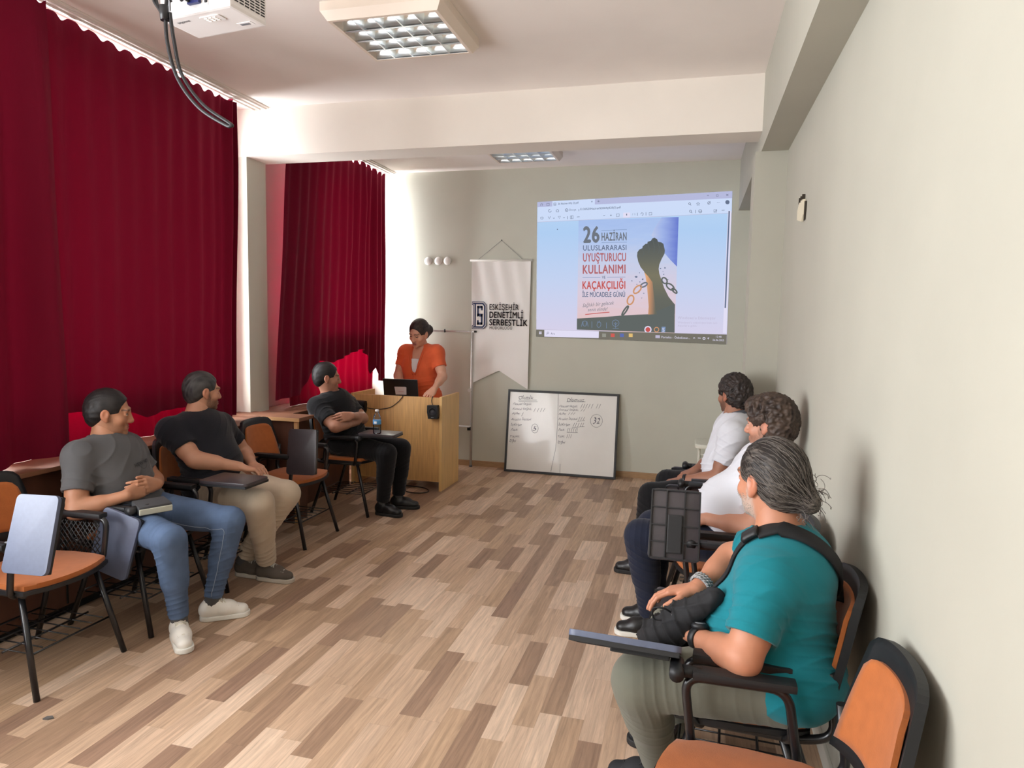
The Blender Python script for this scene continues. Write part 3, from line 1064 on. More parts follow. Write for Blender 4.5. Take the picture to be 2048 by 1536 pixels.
def slines(name, lines, m, lay, w, parent=None):
    bm = bmesh.new()
    for ln in lines:
        n = len(ln)
        closed = n > 3 and abs(ln[0][0] - ln[-1][0]) + abs(ln[0][1] - ln[-1][1]) < .5
        P_ = ln[:-1] if closed else ln
        m_ = len(P_)
        rows = []
        for i in range(m_):
            p0 = P_[i - 1] if (i > 0 or closed) else P_[i]
            p1 = P_[(i + 1) % m_] if (i < m_ - 1 or closed) else P_[i]
            dx, dy = p1[0] - p0[0], p1[1] - p0[1]
            l = math.hypot(dx, dy) or 1
            nx_, ny_ = -dy / l * w / 2, dx / l * w / 2
            rows.append((bm.verts.new(sp(P_[i][0] + nx_, P_[i][1] + ny_, lay)), bm.verts.new(sp(P_[i][0] - nx_, P_[i][1] - ny_, lay))))
        for i in range(m_ if closed else m_ - 1):
            a, b_ = rows[i], rows[(i + 1) % m_]
            bm.faces.new((a[0], b_[0], b_[1], a[1]))
    return obj(name, bm, m, parent or t_scr)
def stext(body, x0, x1, yl, yr, h, m, lay, bold=0.0, shear=0.0, parent=None, name='lettering'):
    """text from x0 to x1, baseline running from yl to yr, cap height h"""
    me = text_mesh(body, 1.0, bold=bold * 1.6, shear=shear, spacing=1.1)
    lo, hi = text_extent(me)
    def fn(x, y, z):
        u = (x - lo[0]) / (hi[0] - lo[0])
        return sp(x0 + (x1 - x0) * u, yl + (yr - yl) * u - y / .72 * h, lay)
    warp(me, fn)
    return obj(name, me, m, parent or t_scr)
ES = 2 ** -vs.exposure
def grad_mat(name, stops, strength, axis='Z', z0=-.7, z1=.7, noise=0.0):
    """projected light with a vertical colour run, as in the slide itself"""
    m = bpy.data.materials.new(name)
    m.use_nodes = True
    nt = m.node_tree
    nt.nodes.remove(nt.nodes['Principled BSDF'])
    e = nt.nodes.new('ShaderNodeEmission')
    tc = nt.nodes.new('ShaderNodeTexCoord')
    sx = nt.nodes.new('ShaderNodeSeparateXYZ')
    nt.links.new(tc.outputs['Object'], sx.inputs[0])
    mr = nt.nodes.new('ShaderNodeMapRange')
    mr.inputs['From Min'].default_value = z0
    mr.inputs['From Max'].default_value = z1
    nt.links.new(sx.outputs[axis], mr.inputs['Value'])
    fac = mr.outputs['Result']
    if noise:
        n = nt.nodes.new('ShaderNodeTexNoise')
        mp = nt.nodes.new('ShaderNodeMapping')
        mp.inputs['Rotation'].default_value = (0, .9, 0)
        mp.inputs['Scale'].default_value = (3, 1, 12)
        n.inputs['Scale'].default_value = 1.6
        n.inputs['Detail'].default_value = 5
        nt.links.new(tc.outputs['Object'], mp.inputs['Vector'])
        nt.links.new(mp.outputs['Vector'], n.inputs['Vector'])
        ad = nt.nodes.new('ShaderNodeMath')
        ad.operation = 'MULTIPLY_ADD'
        nt.links.new(n.outputs['Fac'], ad.inputs[0])
        ad.inputs[1].default_value = noise
        nt.links.new(fac, ad.inputs[2])
        ad2 = nt.nodes.new('ShaderNodeMath')
        ad2.operation = 'SUBTRACT'
        nt.links.new(ad.outputs[0], ad2.inputs[0])
        ad2.inputs[1].default_value = noise * .5
        fac = ad2.outputs[0]
    rp = nt.nodes.new('ShaderNodeValToRGB')
    el = rp.color_ramp.elements
    el[0].position, el[0].color = stops[0][0], lin(stops[0][1])
    el[1].position, el[1].color = stops[-1][0], lin(stops[-1][1])
    for p, c in stops[1:-1]:
        q = el.new(p)
        q.color = lin(c)
    nt.links.new(fac, rp.inputs[0])
    nt.links.new(rp.outputs[0], e.inputs['Color'])
    e.inputs['Strength'].default_value = strength
    nt.links.new(e.outputs[0], nt.nodes['Material Output'].inputs[0])
    return m
l_bg = grad_mat('page_light', [(0, (216, 208, 232)), (.4, (196, 210, 240)), (.75, (176, 206, 242)), (1, (186, 214, 244))], ES)
l_bar = grad_mat('toolbar_light', [(0, (196, 218, 246)), (1, (206, 220, 248))], ES)
l_tab = light_mat('tab_bar_light', (182, 186, 220), ES)
l_white = light_mat('white_light', (226, 222, 244), ES)
l_ink = light_mat('grey_ink_light', (98, 108, 128), ES)
l_pale = light_mat('pale_ink_light', (190, 184, 208), ES)
l_task = light_mat('taskbar_light', (118, 114, 104), ES)
l_sky = grad_mat('poster_sky_light', [(0, (226, 196, 198)), (.25, (218, 204, 220)), (.55, (198, 206, 232)), (.8, (176, 198, 238)), (1, (166, 190, 236))], ES, z0=-.5, z1=.5, noise=.25)
l_blue = grad_mat('poster_blue_light', [(0, (188, 200, 232)), (.4, (160, 180, 232)), (1, (108, 126, 208))], ES, axis='X', z0=.20, z1=.45, noise=.35)
l_fist = grad_mat('poster_arm_light', [(0, (94, 98, 96)), (.35, (104, 106, 98)), (.6, (124, 120, 100)), (.78, (104, 106, 98)), (1, (84, 90, 92))], ES, z0=-.62, z1=.28)
l_glow = light_mat('poster_glow_light', (206, 150, 110), ES)
l_ground = light_mat('poster_ground_light', (98, 104, 102), ES)
l_grey = light_mat('poster_grey_light', (112, 118, 128), ES)
l_slate = light_mat('poster_slate_light', (104, 116, 142), ES)
l_red = light_mat('poster_red_light', (178, 104, 108), ES)
l_red2 = light_mat('poster_vivid_red_light', (196, 88, 84), ES)
l_line = light_mat('poster_rule_light', (128, 150, 186), ES)
sgrid('page', [(68, 158), (1884, 56), (1830, 1480), (58, 1372)], l_bg, 0)
sgrid('tab_bar', [(70, 158), (1884, 56), (1882, 122), (70, 208)], l_tab, 1)
sgrid('tab_bar', [(208, 150), (605, 130), (603, 186), (207, 206)], l_bar, 2)
sgrid('toolbar', [(70, 206), (1881, 122), (1878, 258), (68, 346)], l_bar, 1.5)
slines('toolbar_rule', [[(68, 346), (1850, 262)]], l_pale, 2, 3)
stext('26 Haziran Afiş (3).pdf', 262, 452, 184, 172, 18, l_ink, 3, bold=.01)
stext('×', 568, 584, 166, 165, 22, l_ink, 3)
stext('+', 626, 650, 164, 163, 26, l_ink, 3)
stext('Dosya', 366, 430, 240, 237, 19, l_ink, 3)
stext('E:/26%20Haziran%20Afiş%20(3).pdf', 470, 845, 234, 216, 19, l_ink, 3, bold=.01)
stext('/ 1', 952, 978, 282, 281, 20, l_ink, 3)
stext('1', 896, 904, 284, 284, 18, l_ink, 3)
def ring_(cx, cy, r, n=14):
    return [(cx + r * math.cos(2 * PI * k / n), cy + r * math.sin(2 * PI * k / n)) for k in range(n + 1)]
ic = [ring_(185, 240, 13)[:12], [(244, 244), (244, 236), (256, 226), (268, 236), (268, 250), (244, 250), (244, 244)], ring_(341, 234, 13), [(341, 230), (341, 242)], [(455, 224), (455, 244)],
      [(98, 300), (118, 298), (124, 306), (116, 318), (100, 316), (98, 300)], [(168, 294), (180, 316), (190, 292)], [(215, 306), (222, 312), (229, 305)], [(262, 292), (273, 312), (284, 290), (262, 292)], [(310, 302), (317, 308), (324, 301)],
      [(376, 288), (402, 286), (402, 312), (376, 314), (376, 288)], [(389, 287), (389, 313)], [(436, 298), (462, 296)], [(350, 290), (350, 318)], [(682, 286), (698, 285)], [(745, 282), (762, 281)], [(753, 274), (753, 290)],
      [(804, 270), (830, 268), (830, 292), (804, 294), (804, 270)], [(1030, 272), (1040, 258), (1054, 262), (1052, 278), (1042, 284)], [(1000, 258), (1000, 286)], [(1080, 254), (1080, 284)], [(1108, 258), (1134, 256), (1134, 278), (1108, 280), (1108, 258)],
      ring_(1486, 174, 9), [(1492, 181), (1500, 190)], [(1565, 160), (1570, 170), (1581, 171), (1573, 179), (1576, 190), (1565, 184), (1554, 190), (1557, 179), (1549, 171), (1560, 170), (1565, 160)], ring_(1666, 167, 12), [(1656, 180), (1680, 152)],
      [(1742, 164), (1746, 164)], [(1752, 164), (1756, 164)], [(1762, 163), (1766, 163)], ring_(1494, 244, 10), [(1501, 252), (1510, 262)], [(1542, 232), (1542, 262)], ring_(1585, 244, 15), [(1575, 244), (1596, 243)], [(1712, 230), (1738, 228), (1738, 252), (1712, 254), (1712, 230)], [(1718, 248), (1742, 232)], [(1784, 236), (1812, 234)],
      [(1648, 98), (1666, 97)], [(1736, 90), (1752, 89), (1752, 105), (1736, 106), (1736, 90)], [(1828, 84), (1846, 100)], [(1846, 84), (1828, 100)], [(96, 192), (106, 170), (118, 176), (112, 192)], [(155, 172), (180, 170), (180, 190), (155, 192), (155, 172)], [(222, 168), (242, 167), (242, 188), (222, 189), (222, 168)], [(224, 180), (240, 179)]]
slines('toolbar_icons', ic, l_ink, 3, 4)
spoly('page_box', [(868, 258), (932, 256), (932, 302), (868, 304)], l_white, 2)
spoly('profile_button', ring_(1838, 160, 20)[:-1], l_slate, 3)
slines('scroll_track', [[(1860, 240), (1812, 1380)]], l_white, 1.5, 34)
slines('scroll_bar', [[(1855, 242), (1818, 1145)]], l_slate, 2.5, 14)
spoly('cursor_dot', ring_(255, 413, 5)[:-1], l_ink, 3)
# the poster page
po = sgrid('poster', [(452, 330), (1384, 300), (1346, 1388), (438, 1346)], l_sky, 2)
spoly('poster_blue_sky', [(1225, 302), (1384, 298), (1368, 760), (1300, 690), (1190, 560), (1130, 470), (1160, 400)], l_blue, 3, po)
arm = [(1100, 1215), (1105, 1130), (1096, 1020), (1088, 930), (1075, 850), (1062, 805), (1030, 765), (1008, 715), (996, 660), (1000, 625), (1018, 600), (1046, 588), (1048, 572), (1075, 548), (1092, 546), (1096, 528), (1125, 520), (1138, 498), (1160, 490), (1184, 506), (1192, 528), (1222, 534), (1242, 548), (1256, 610), (1252, 640), (1225, 690), (1204, 740), (1198, 780), (1204, 825), (1222, 880), (1250, 960), (1290, 1040), (1350, 1115), (1348, 1200)]
spoly('poster_arm', arm, l_fist, 4, po)
l_armglow = grad_mat('poster_arm_glow_light', [(0, (226, 170, 124)), (.45, (190, 142, 110)), (1, (106, 107, 97))], ES, axis='X', z0=.165, z1=.262)
spoly('poster_arm_glow', [(1064, 812), (1100, 850), (1140, 905), (1150, 1000), (1162, 1100), (1180, 1203), (1100, 1206), (1105, 1130), (1096, 1020), (1088, 930), (1075, 850)], l_armglow, 5, po)
slines('poster_knuckle_lines', [[(1046, 588), (1062, 640), (1040, 668)], [(1096, 530), (1112, 600), (1104, 640)], [(1140, 500), (1160, 580), (1152, 630)], [(1192, 530), (1205, 590), (1198, 640)], [(1008, 640), (1032, 665)]], l_ground, 5, 5, po)
spoly('poster_ground', [(437, 1243), (700, 1228), (840, 1216), (1000, 1207), (1110, 1203), (1348, 1105), (1346, 1376), (436, 1346)], l_ground, 4.5, po)
slines('chain_link', [[(886 + 32 * math.cos(a) * math.cos(.9) - 52 * math.sin(a) * math.sin(.9) * .55, 1170 + 52 * math.sin(a) * .8 + 20 * math.cos(a) * -.6) for a in [2 * PI * k / 20 for k in range(21)]]], l_ground, 6, 15, po)
def link_(cx, cy, rx, ry, rot):
    return [(cx + rx * math.cos(a) * math.cos(rot) - ry * math.sin(a) * math.sin(rot), cy + rx * math.cos(a) * math.sin(rot) + ry * math.sin(a) * math.cos(rot)) for a in [2 * PI * k / 18 for k in range(19)]]
for lk, mm in ((link_(936, 1070, 28, 44, .35), l_glow), (link_(1000, 972, 24, 46, .75), l_glow), (link_(1060, 930, 16, 34, 1.1), l_grey), (link_(1252, 890, 22, 30, -.6), l_ground), (link_(1306, 948, 22, 42, -.9), l_ground), (link_(1345, 985, 12, 30, -.8), l_ground)):
    slines('chain_link', [lk], mm, 6, 14, po)
bm = bmesh.new()
rnd = random.Random(4)
for (a, b_, r) in ((990, 856, 14), (1050, 878, 9), (948, 893, 6), (1022, 902, 6), (1216, 778, 8), (1256, 772, 10), (1246, 832, 6), (1020, 818, 5), (1060, 1008, 7), (1040, 1052, 5), (1285, 880, 6), (996, 925, 5), (1012, 1000, 5), (1238, 805, 4)):
    bm.faces.new([bm.verts.new(sp(a + r * rnd.uniform(.6, 1.3) * math.cos(k), b_ + r * rnd.uniform(.5, 1.1) * math.sin(k), 6)) for k in (0, 1.1, 2.2, 3.4, 4.5, 5.4)])
obj('poster_fragments', bm, l_slate, po)
stext('26', 494, 648, 534, 530, 150, l_grey, 5, bold=.025, parent=po)
stext('HAZİRAN', 666, 900, 518, 514, 76, l_grey, 5, bold=.018, parent=po)
slines('poster_rule', [[(666, 424), (902, 415)], [(666, 537), (902, 532)], [(490, 860), (655, 859)], [(718, 858), (888, 857)]], l_line, 5, 4, po)
stext('ULUSLARARASI', 494, 898, 610, 605, 50, l_slate, 5, bold=.012, parent=po)
stext('UYUŞTURUCU', 493, 894, 712, 707, 78, l_red, 5, bold=.018, parent=po)
stext('KULLANIMI', 491, 890, 825, 820, 82, l_red, 5, bold=.018, parent=po)
stext('VE', 670, 702, 872, 871, 26, l_slate, 5, bold=.012, parent=po)
stext('KAÇAKÇILIĞI', 488, 888, 968, 965, 74, l_red2, 5, bold=.018, parent=po)
stext('İLE MÜCADELE GÜNÜ', 487, 886, 1042, 1042, 48, l_slate, 5, bold=.018, parent=po)
stext('Sağlıklı bir gelecek', 490, 782, 1138, 1112, 36, l_grey, 5, shear=.35, parent=po)
stext('senin elinde!', 538, 724, 1176, 1168, 34, l_grey, 5, shear=.35, parent=po)
slines('poster_underline', [[(514, 1206), (600, 1196), (740, 1184)]], l_red2, 5, 7, po)
slines('poster_badges', [ring_(1098, 1345, 1)[:2], link_(510, 1290, 20, 24, 0), [(478, 1318), (490, 1270), (500, 1300)], [(542, 1318), (530, 1268), (520, 1300)], link_(642, 1300, 18, 26, .2), [(630, 1280), (632, 1262), (640, 1280), (644, 1260), (650, 1282)], link_(797, 1286, 32, 30, 0), [(797, 1335), (797, 1275)], [(780, 1285), (797, 1300), (814, 1285)], [(770, 1334), (826, 1334)], [(576, 1270), (576, 1330)], [(712, 1280), (712, 1335)]], l_line, 6, 3, po)
spoly('poster_seal', ring_(1098, 1346, 34)[:-1], l_white, 6, po)
spoly('poster_seal', ring_(1098, 1346, 23)[:-1], l_red2, 7, po)
spoly('poster_seal', ring_(1178, 1346, 25)[:-1], l_glow, 6, po)
spoly('poster_seal', ring_(1178, 1346, 17)[:-1], l_ground, 7, po)
spoly('poster_seal', [(1226, 1320), (1262, 1320), (1258, 1372), (1222, 1372)], l_line, 6, po)
stext('S', 1232, 1252, 1364, 1364, 34, l_white, 7, parent=po)
stext("Windows'u Etkinleştir", 1376, 1728, 1248, 1252, 26, l_pale, 3)
stext("Windows'u etkinleştirmek için", 1376, 1742, 1288, 1292, 18, l_pale, 3)
stext("Ayarlar'a gidin.", 1376, 1556, 1318, 1320, 18, l_pale, 3)
# taskbar
tb = sgrid('taskbar', [(58, 1345), (1832, 1392), (1828, 1486), (56, 1412)], l_task, 8)
spoly('search_box', [(134, 1348), (642, 1362), (640, 1425), (134, 1412)], l_white, 9, tb)
stext('Ara', 194, 232, 1392, 1393, 20, l_ink, 10, parent=tb)
slines('search_icon', [ring_(168, 1376, 8), [(162, 1382), (152, 1392)]], l_ink, 10, 3, tb)
for q in ((86, 1364), (98, 1364), (86, 1377), (98, 1377)):
    spoly('start_icon', [(q[0], q[1]), (q[0] + 10, q[1]), (q[0] + 10, q[1] + 11), (q[0], q[1] + 11)], l_white, 9, tb)
for x, c in ((690, (150, 150, 140)), (770, (206, 96, 88)), (856, (96, 112, 176)), (938, (226, 190, 120))):
    spoly('app_icon', [(x - 18, 1382), (x + 18, 1383), (x + 18, 1416), (x - 18, 1415)], light_mat('app_icon_light', c, ES), 9, tb)
spoly('app_icon', [(1168, 1398), (1210, 1399), (1210, 1426), (1168, 1425)], l_pale, 9, tb)
stext('Portekiz - Özbekistan...', 1224, 1490, 1426, 1434, 22, l_white, 9, parent=tb)
slines('tray_icon', [[(1520, 1428), (1528, 1420), (1536, 1428)], [(1562, 1424), (1590, 1426)], ring_(1620, 1428, 10), [(1652, 1424), (1662, 1434), (1664, 1418)]], l_white, 9, 6, tb)
stext('12:48', 1732, 1782, 1420, 1422, 18, l_white, 9, parent=tb)
stext('26.06.2025', 1700, 1806, 1450, 1454, 18, l_white, 9, parent=tb)
# ---------------------------------------------------------------- tablet-arm chairs
m_seat = mat('orange_brown_fabric', (172, 98, 50), .8, bump=(260, .25, .002), var=(30, .06), sheen=.15, spec=.2)
m_plas = mat('black_plastic', (24, 25, 28), .5, bump=(300, .08, .001))
m_steel = mat('black_tube', (22, 22, 25), .28, spec=.6)
m_tab = mat('tablet_top', (58, 52, 56), .34, var=(60, .06), spec=.6)
m_tabg = mat('tablet_top_glint', (84, 92, 114), .5, var=(60, .05), spec=.6)  # paler bluish board top, window reflection put into the base colour

def seat_outline(s=1.0, n=10):
    pts = []
    # local x forward, y left; bowed front edge, straight sides, rounded corners
    for k in range(n + 1):
        u = -1 + 2 * k / n
        pts.append((.185 + .055 * (1 - u * u) * 1.0, u * .205))
    pts += [(.12, .212), (0, .208), (-.14, .192), (-.175, .175)]
    pts += [(-.185, .10), (-.187, 0), (-.185, -.10), (-.175, -.175), (-.14, -.192), (0, -.208), (.12, -.212)]
    return [(x * s + (0 if s == 1 else .002), y * s) for x, y in pts]

def grid_slab(us, vs_, fn, thick):
    """closed curved slab from fn(u,v) -> (point, normal)"""
    bm = bmesh.new()
    a, b_ = [], []
    for u in us:
        ra, rb = [], []
        for v in vs_:
            p, n = fn(u, v)
            ra.append(bm.verts.new(p))
            rb.append(bm.verts.new(p - n * thick))
        a.append(ra)
        b_.append(rb)
    I, J = len(us), len(vs_)
    for i in range(I - 1):
        for j in range(J - 1):
            bm.faces.new((a[i][j], a[i + 1][j], a[i + 1][j + 1], a[i][j + 1])).smooth = True
            bm.faces.new((b_[i][j], b_[i][j + 1], b_[i + 1][j + 1], b_[i + 1][j])).smooth = True
    for i in range(I - 1):
        for j in (0, J - 1):
            bm.faces.new((a[i][j], a[i + 1][j], b_[i + 1][j], b_[i][j]))
    for j in range(J - 1):
        for i in (0, I - 1):
            bm.faces.new((a[i][j], a[i][j + 1], b_[i][j + 1], b_[i][j]))
    return bm

def back_fn(scale, off):
    def fn(u, v):
        # u -1..1 across, v 0..1 upwards
        zc = .50 + .335 * v
        w = (.212 - .012 * v - .034 * v ** 2) * scale[0]
        y = u * w
        z0, z1 = .50 + .06 * (1 - scale[1]), .835 - .06 * (1 - scale[1]) * 1.2
        top = z1 - .014 * abs(u) ** 3 - .022 * abs(u) ** 12
        bot = z0 + .03 * (1 - abs(u) ** 2)
        z = bot + (top - bot) * v
        x = -.195 - .075 * (z - .5) / .335 - .028 * (1 - u * u) + off
        return Vector((x, y, z)), Vector((1, 0, .2)).normalized()
    return fn

def board_solid(w=.215, d=.30, th=.017):
    """writing board in its own plane: x length d, y width w, centred"""
    bm = bmesh.new()
    pts = rounded_rect(d, w, .022, 4)
    pts = [(x, y * (1.0 if x < 0 else 1 - .06 * (x / (d / 2)))) for x, y in pts]
    prism(bm, pts, 0, th, bev=.003)
    return bm

def ribs(w=.215, d=.30):
    bm = bmesh.new()
    for k in (-.05, .05):
        box(bm, -d / 2 + .01, d / 2 - .01, k * .75 - .0025, k * .75 + .0025, -.012, .001)
    for k in (-.075, -.005, .07):
        box(bm, k - .0025, k + .0025, -w / 2 + .008, w / 2 - .008, -.012, .001)
    for yy in (-w / 2 + .004, w / 2 - .01):
        box(bm, -d / 2 + .006, d / 2 - .006, yy, yy + .006, -.012, .001)
    for xx in (-d / 2 + .004, d / 2 - .01):
        box(bm, xx, xx + .006, -w / 2 + .008, w / 2 - .008, -.012, .001)
    return bm

def make_chair(label, x, y, rz, tablet='flat', glinting=False, tilt=0.0, mesh_side=False, rack=True, board_shift=(0, 0, 0), roll=0.0, swing=0.0, lean=0.0, left_arm=True):
    t = thing('tablet_chair', label, 'chair', (x, y, 0), rz, 'tablet-arm chairs along the walls')
    # seat: black shell with orange pad
    bm = bmesh.new()
    prism(bm, seat_outline(), .418, .436, bev=.005)
    sh = obj('seat_shell', bm, m_plas, t, 'auto')
    bm = bmesh.new()
    prism(bm, seat_outline(.955), .434, .457, bev=.009)
    obj('seat', bm, m_seat, t, 'auto')
    # backrest
    us = [-1 + 2 * k / 16 for k in range(17)]
    vv = [k / 12 for k in range(13)]
    br = obj('backrest', grid_slab(us, vv, back_fn((1, 1), 0), .022), m_plas, t)
    obj('back_panel', grid_slab(us, vv, back_fn((.86, .35), .006), .012), m_seat, br, label='orange brown upholstered back panel')
    # legs
    for sy in (-1, 1):
        obj('leg', T([(.135, sy * .175, .418), (.245, sy * .218, .0)], .0125, 10), m_steel, t)
        obj('leg', T([(-.10, sy * .175, .418), (-.245, sy * .205, .0)], .0125, 10), m_steel, t)
    # side rails that turn up into the back posts
    for sy in (-1, 1):
        pts = fillet([(.16, sy * .178, .41), (-.16, sy * .182, .41), (-.235, sy * .190, .44), (-.213, sy * .190, .62)], .05, 6)
        obj('back_post', T(pts, .0125, 10), m_steel, t)
    bm = bmesh.new()
    tube(bm, [(.125, -.178, .408), (.125, .178, .408)], .010, 8)
    tube(bm, [(-.11, -.178, .408), (-.11, .178, .408)], .010, 8)
    obj('seat_frame', bm, m_steel, t)
    if rack:
        bm = bmesh.new()
        for k in range(7):
            yy = -.18 + .06 * k
            tube(bm, [(.17, yy, .17), (-.17, yy, .17)], .0032, 5)
        for xx in (.19, .06, -.06, -.19):
            tube(bm, [(xx, -.205, .17), (xx, .205, .17)], .005, 6)
        obj('book_rack', bm, m_steel, t)
    # arms on both sides; the writing board sits on the right one
    ay = -.228
    for sg in ((1, -1) if left_arm else (1,)):
        yy = ay * sg
        pts = fillet([(.115, -.185 * sg, .405), (.14, yy + .004 * sg, .43), (.165, yy, .615), (-.095, yy, .615), (-.125, yy + .004 * sg, .43), (-.11, -.185 * sg, .405)], .05, 6)
        arm = obj('armrest', T(pts, .0125, 10), m_steel, t)
        bm = bmesh.new()
        box(bm, -.115, .145, yy - .024, yy + .024, .617, .640, .009)
        obj('arm_pad', bm, m_plas, arm, 'auto')
    if mesh_side:
        bm = bmesh.new()
        lo_, hi_, za, zb, py = -.095, .135, .45, .595, .215
        for k in range(-16, 17):
            for sgn in (-1, 1):
                seg = []
                c0_ = k * .026
                for q in range(41):
                    z_ = za + (zb - za) * q / 40
                    x_ = c0_ + sgn * (z_ - .52) * .8
                    if lo_ <= x_ <= hi_:
                        seg.append((x_, py, z_))
                if len(seg) > 3:
                    tube(bm, [seg[0], seg[-1]], .003, 4)
        obj('side_mesh', bm, m_plas, t)
    # hinge and writing board
    hg = bmesh.new()
    hx = .10 if tablet == 'up' else .15
    tube(hg, [(hx - .03, ay - .005, .625), (hx + .04, ay - .005, .625)], .017, 12)
    tube(hg, [(hx + .035, ay - (-.005 if tablet == 'up' else .045), .627), (hx + .035, ay + .03, .627)], .02, 12)
    hinge = obj('hinge', hg, m_plas, t, True)
    sx = Vector(board_shift)
    if tablet == 'flat':
        M = Matrix.Translation(Vector((.315, ay - .005, .648)) + sx) @ Matrix.Rotation(roll, 4, 'X') @ Matrix.Rotation(-tilt, 4, 'Y')
    elif tablet == 'up':
        # stands on its edge above the arm, writing face outwards (to -y)
        M = Matrix.Translation(Vector((.235, ay - .03, .685)) + sx) @ Matrix.Rotation(swing, 4, 'Z') @ Matrix.Rotation(lean, 4, 'X') @ Matrix.Rotation(tilt, 4, 'Y') @ Matrix.Rotation(math.radians(90), 4, 'X') @ Matrix.Rotation(PI / 2, 4, 'Z')
    else:
        M = Matrix.Translation(Vector((.17, ay - .05, .455)) + sx) @ Matrix.Rotation(tilt, 4, 'Y') @ Matrix.Rotation(math.radians(84), 4, 'X') @ Matrix.Rotation(PI / 2, 4, 'Z')
    bm = board_solid()
    bmesh.ops.transform(bm, matrix=M, verts=bm.verts)
    tb_ = obj('writing_tablet', bm, m_tabg if glinting else m_tab, t, 'auto')
    bm = ribs()
    bmesh.ops.transform(bm, matrix=M, verts=bm.verts)
    obj('tablet_ribs', bm, m_plas, tb_)
    bm = bmesh.new()
    box(bm, -.12, .04, -.03, .03, -.022, -.002, .004, M=M)
    obj('tablet_bracket', bm, m_plas, tb_)
    return t

# left row, facing the room (+x); the right arm is on the near side
make_chair('empty orange chair at the left edge with slate writing tablet raised upright', -2.725, 2.265, 0.0, 'up', True, tilt=-.04, lean=-.30, mesh_side=True, board_shift=(.06, .02, .012))
make_chair('chair under the man in grey t-shirt and jeans, slate tablet folded down', -2.715, 2.845, 0.02, 'down', True, tilt=.26, board_shift=(-.05, .0, .02))
make_chair('chair under the man in black t-shirt and khaki trousers, tablet level', -2.72, 3.42, 0.0, 'flat')
make_chair('empty orange chair with dark tablet upright beside the khaki trousers', -2.70, 4.185, 0.0, 'up', False, tilt=-.04, lean=-.16, board_shift=(.0, .04, -.02))
make_chair('chair under the man dressed all in black, water bottle on its tablet', -2.66, 4.99, 0.05, 'flat', board_shift=(.0, .10, .0))
# right row, backs to the right-hand wall (facing -x)
make_chair('empty orange chair nearest the camera against the right wall', .178, 1.59, PI, 'flat', True, tilt=.03, roll=.47, left_arm=False, board_shift=(.01, -.03, .012))
make_chair('chair under the man in teal t-shirt, tablet hanging down', .19, 2.14, PI - .05, 'down', tilt=-.15, board_shift=(.05, 0, .0))
make_chair('empty chair between teal and white shirts, ribbed tablet underside facing the camera', .16, 2.71, PI, 'up', tilt=.0, lean=.34, board_shift=(-.03, .03, .015))
make_chair('chair under the curly haired man in white', .19, 3.31, PI, 'down')
make_chair('mostly hidden empty chair between curly haired man and polo man', .15, 3.83, PI, 'down')
make_chair('chair under the man in white polo, farthest on the right', .165, 4.36, PI, 'down')
# ---------------------------------------------------------------- organic surfaces: smooth blended volumes turned into one mesh
def V3(*a):
    return np.array(a if len(a) == 3 else a[0], dtype=float)
def nrm(v):
    v = np.asarray(v, dtype=float)
    return v / (np.linalg.norm(v) + 1e-12)

class Prim:
    """signed distance with a bounding box; op: 'add' or 'cut'; k: blend radius"""
    def __init__(self, fn, lo, hi, k=0.02, op='add'):
        self.fn, self.lo, self.hi, self.k, self.op = fn, np.array(lo), np.array(hi), k, op

def cap(a, b, ra, rb=None, k=0.02, op='add', flat=None, end=None, hollow=None):
    """tapered limb from a to b; flat=(axis, s): section squeezed along axis; end: cut flat at b; hollow: radius of an opening at b"""
    a, b = V3(a), V3(b)
    rb = ra if rb is None else rb
    ba = b - a
    L2 = float(ba @ ba) + 1e-12
    bn = ba / math.sqrt(L2)
    if flat is not None:
        fa, fs = nrm(flat[0]), flat[1]
    def fn(X, Y, Z):
        px, py, pz = X - a[0], Y - a[1], Z - a[2]
        t = np.clip((px * ba[0] + py * ba[1] + pz * ba[2]) / L2, 0, 1)
        qx, qy, qz = px - t * ba[0], py - t * ba[1], pz - t * ba[2]
        r = ra + (rb - ra) * t
        if flat is not None:
            q = qx * fa[0] + qy * fa[1] + qz * fa[2]
            e = q * (1 / fs - 1)
            d = np.sqrt((qx + e * fa[0]) ** 2 + (qy + e * fa[1]) ** 2 + (qz + e * fa[2]) ** 2) - r
            d = d * (0.5 + 0.5 * fs)
        else:
            d = np.sqrt(qx * qx + qy * qy + qz * qz) - r
        if end:
            s = (X - b[0]) * bn[0] + (Y - b[1]) * bn[1] + (Z - b[2]) * bn[2]
            d = np.maximum(d, s)
            if hollow:
                rad = np.sqrt(np.maximum(px * px + py * py + pz * pz - (px * bn[0] + py * bn[1] + pz * bn[2]) ** 2, 0))
                d = np.maximum(d, -np.maximum(rad - hollow, -(s + 0.022)))
        return d
    R = max(ra, rb) * (1.0)
    return Prim(fn, np.minimum(a, b) - R, np.maximum(a, b) + R, k, op)

def ell(c, r, F=None, k=0.02, op='add'):
    """ellipsoid; F: 3x3 rows = local axes"""
    c, r = V3(c), V3(r)
    F = np.eye(3) if F is None else np.asarray(F)
    def fn(X, Y, Z):
        px, py, pz = X - c[0], Y - c[1], Z - c[2]
        q = [px * F[i][0] + py * F[i][1] + pz * F[i][2] for i in range(3)]
        k0 = np.sqrt(sum((q[i] / r[i]) ** 2 for i in range(3)))
        k1 = np.sqrt(sum((q[i] / r[i] ** 2) ** 2 for i in range(3))) + 1e-9
        return k0 * (k0 - 1) / k1
    e = np.sqrt(((F * r[:, None]) ** 2).sum(0))
    return Prim(fn, c - e, c + e, k, op)

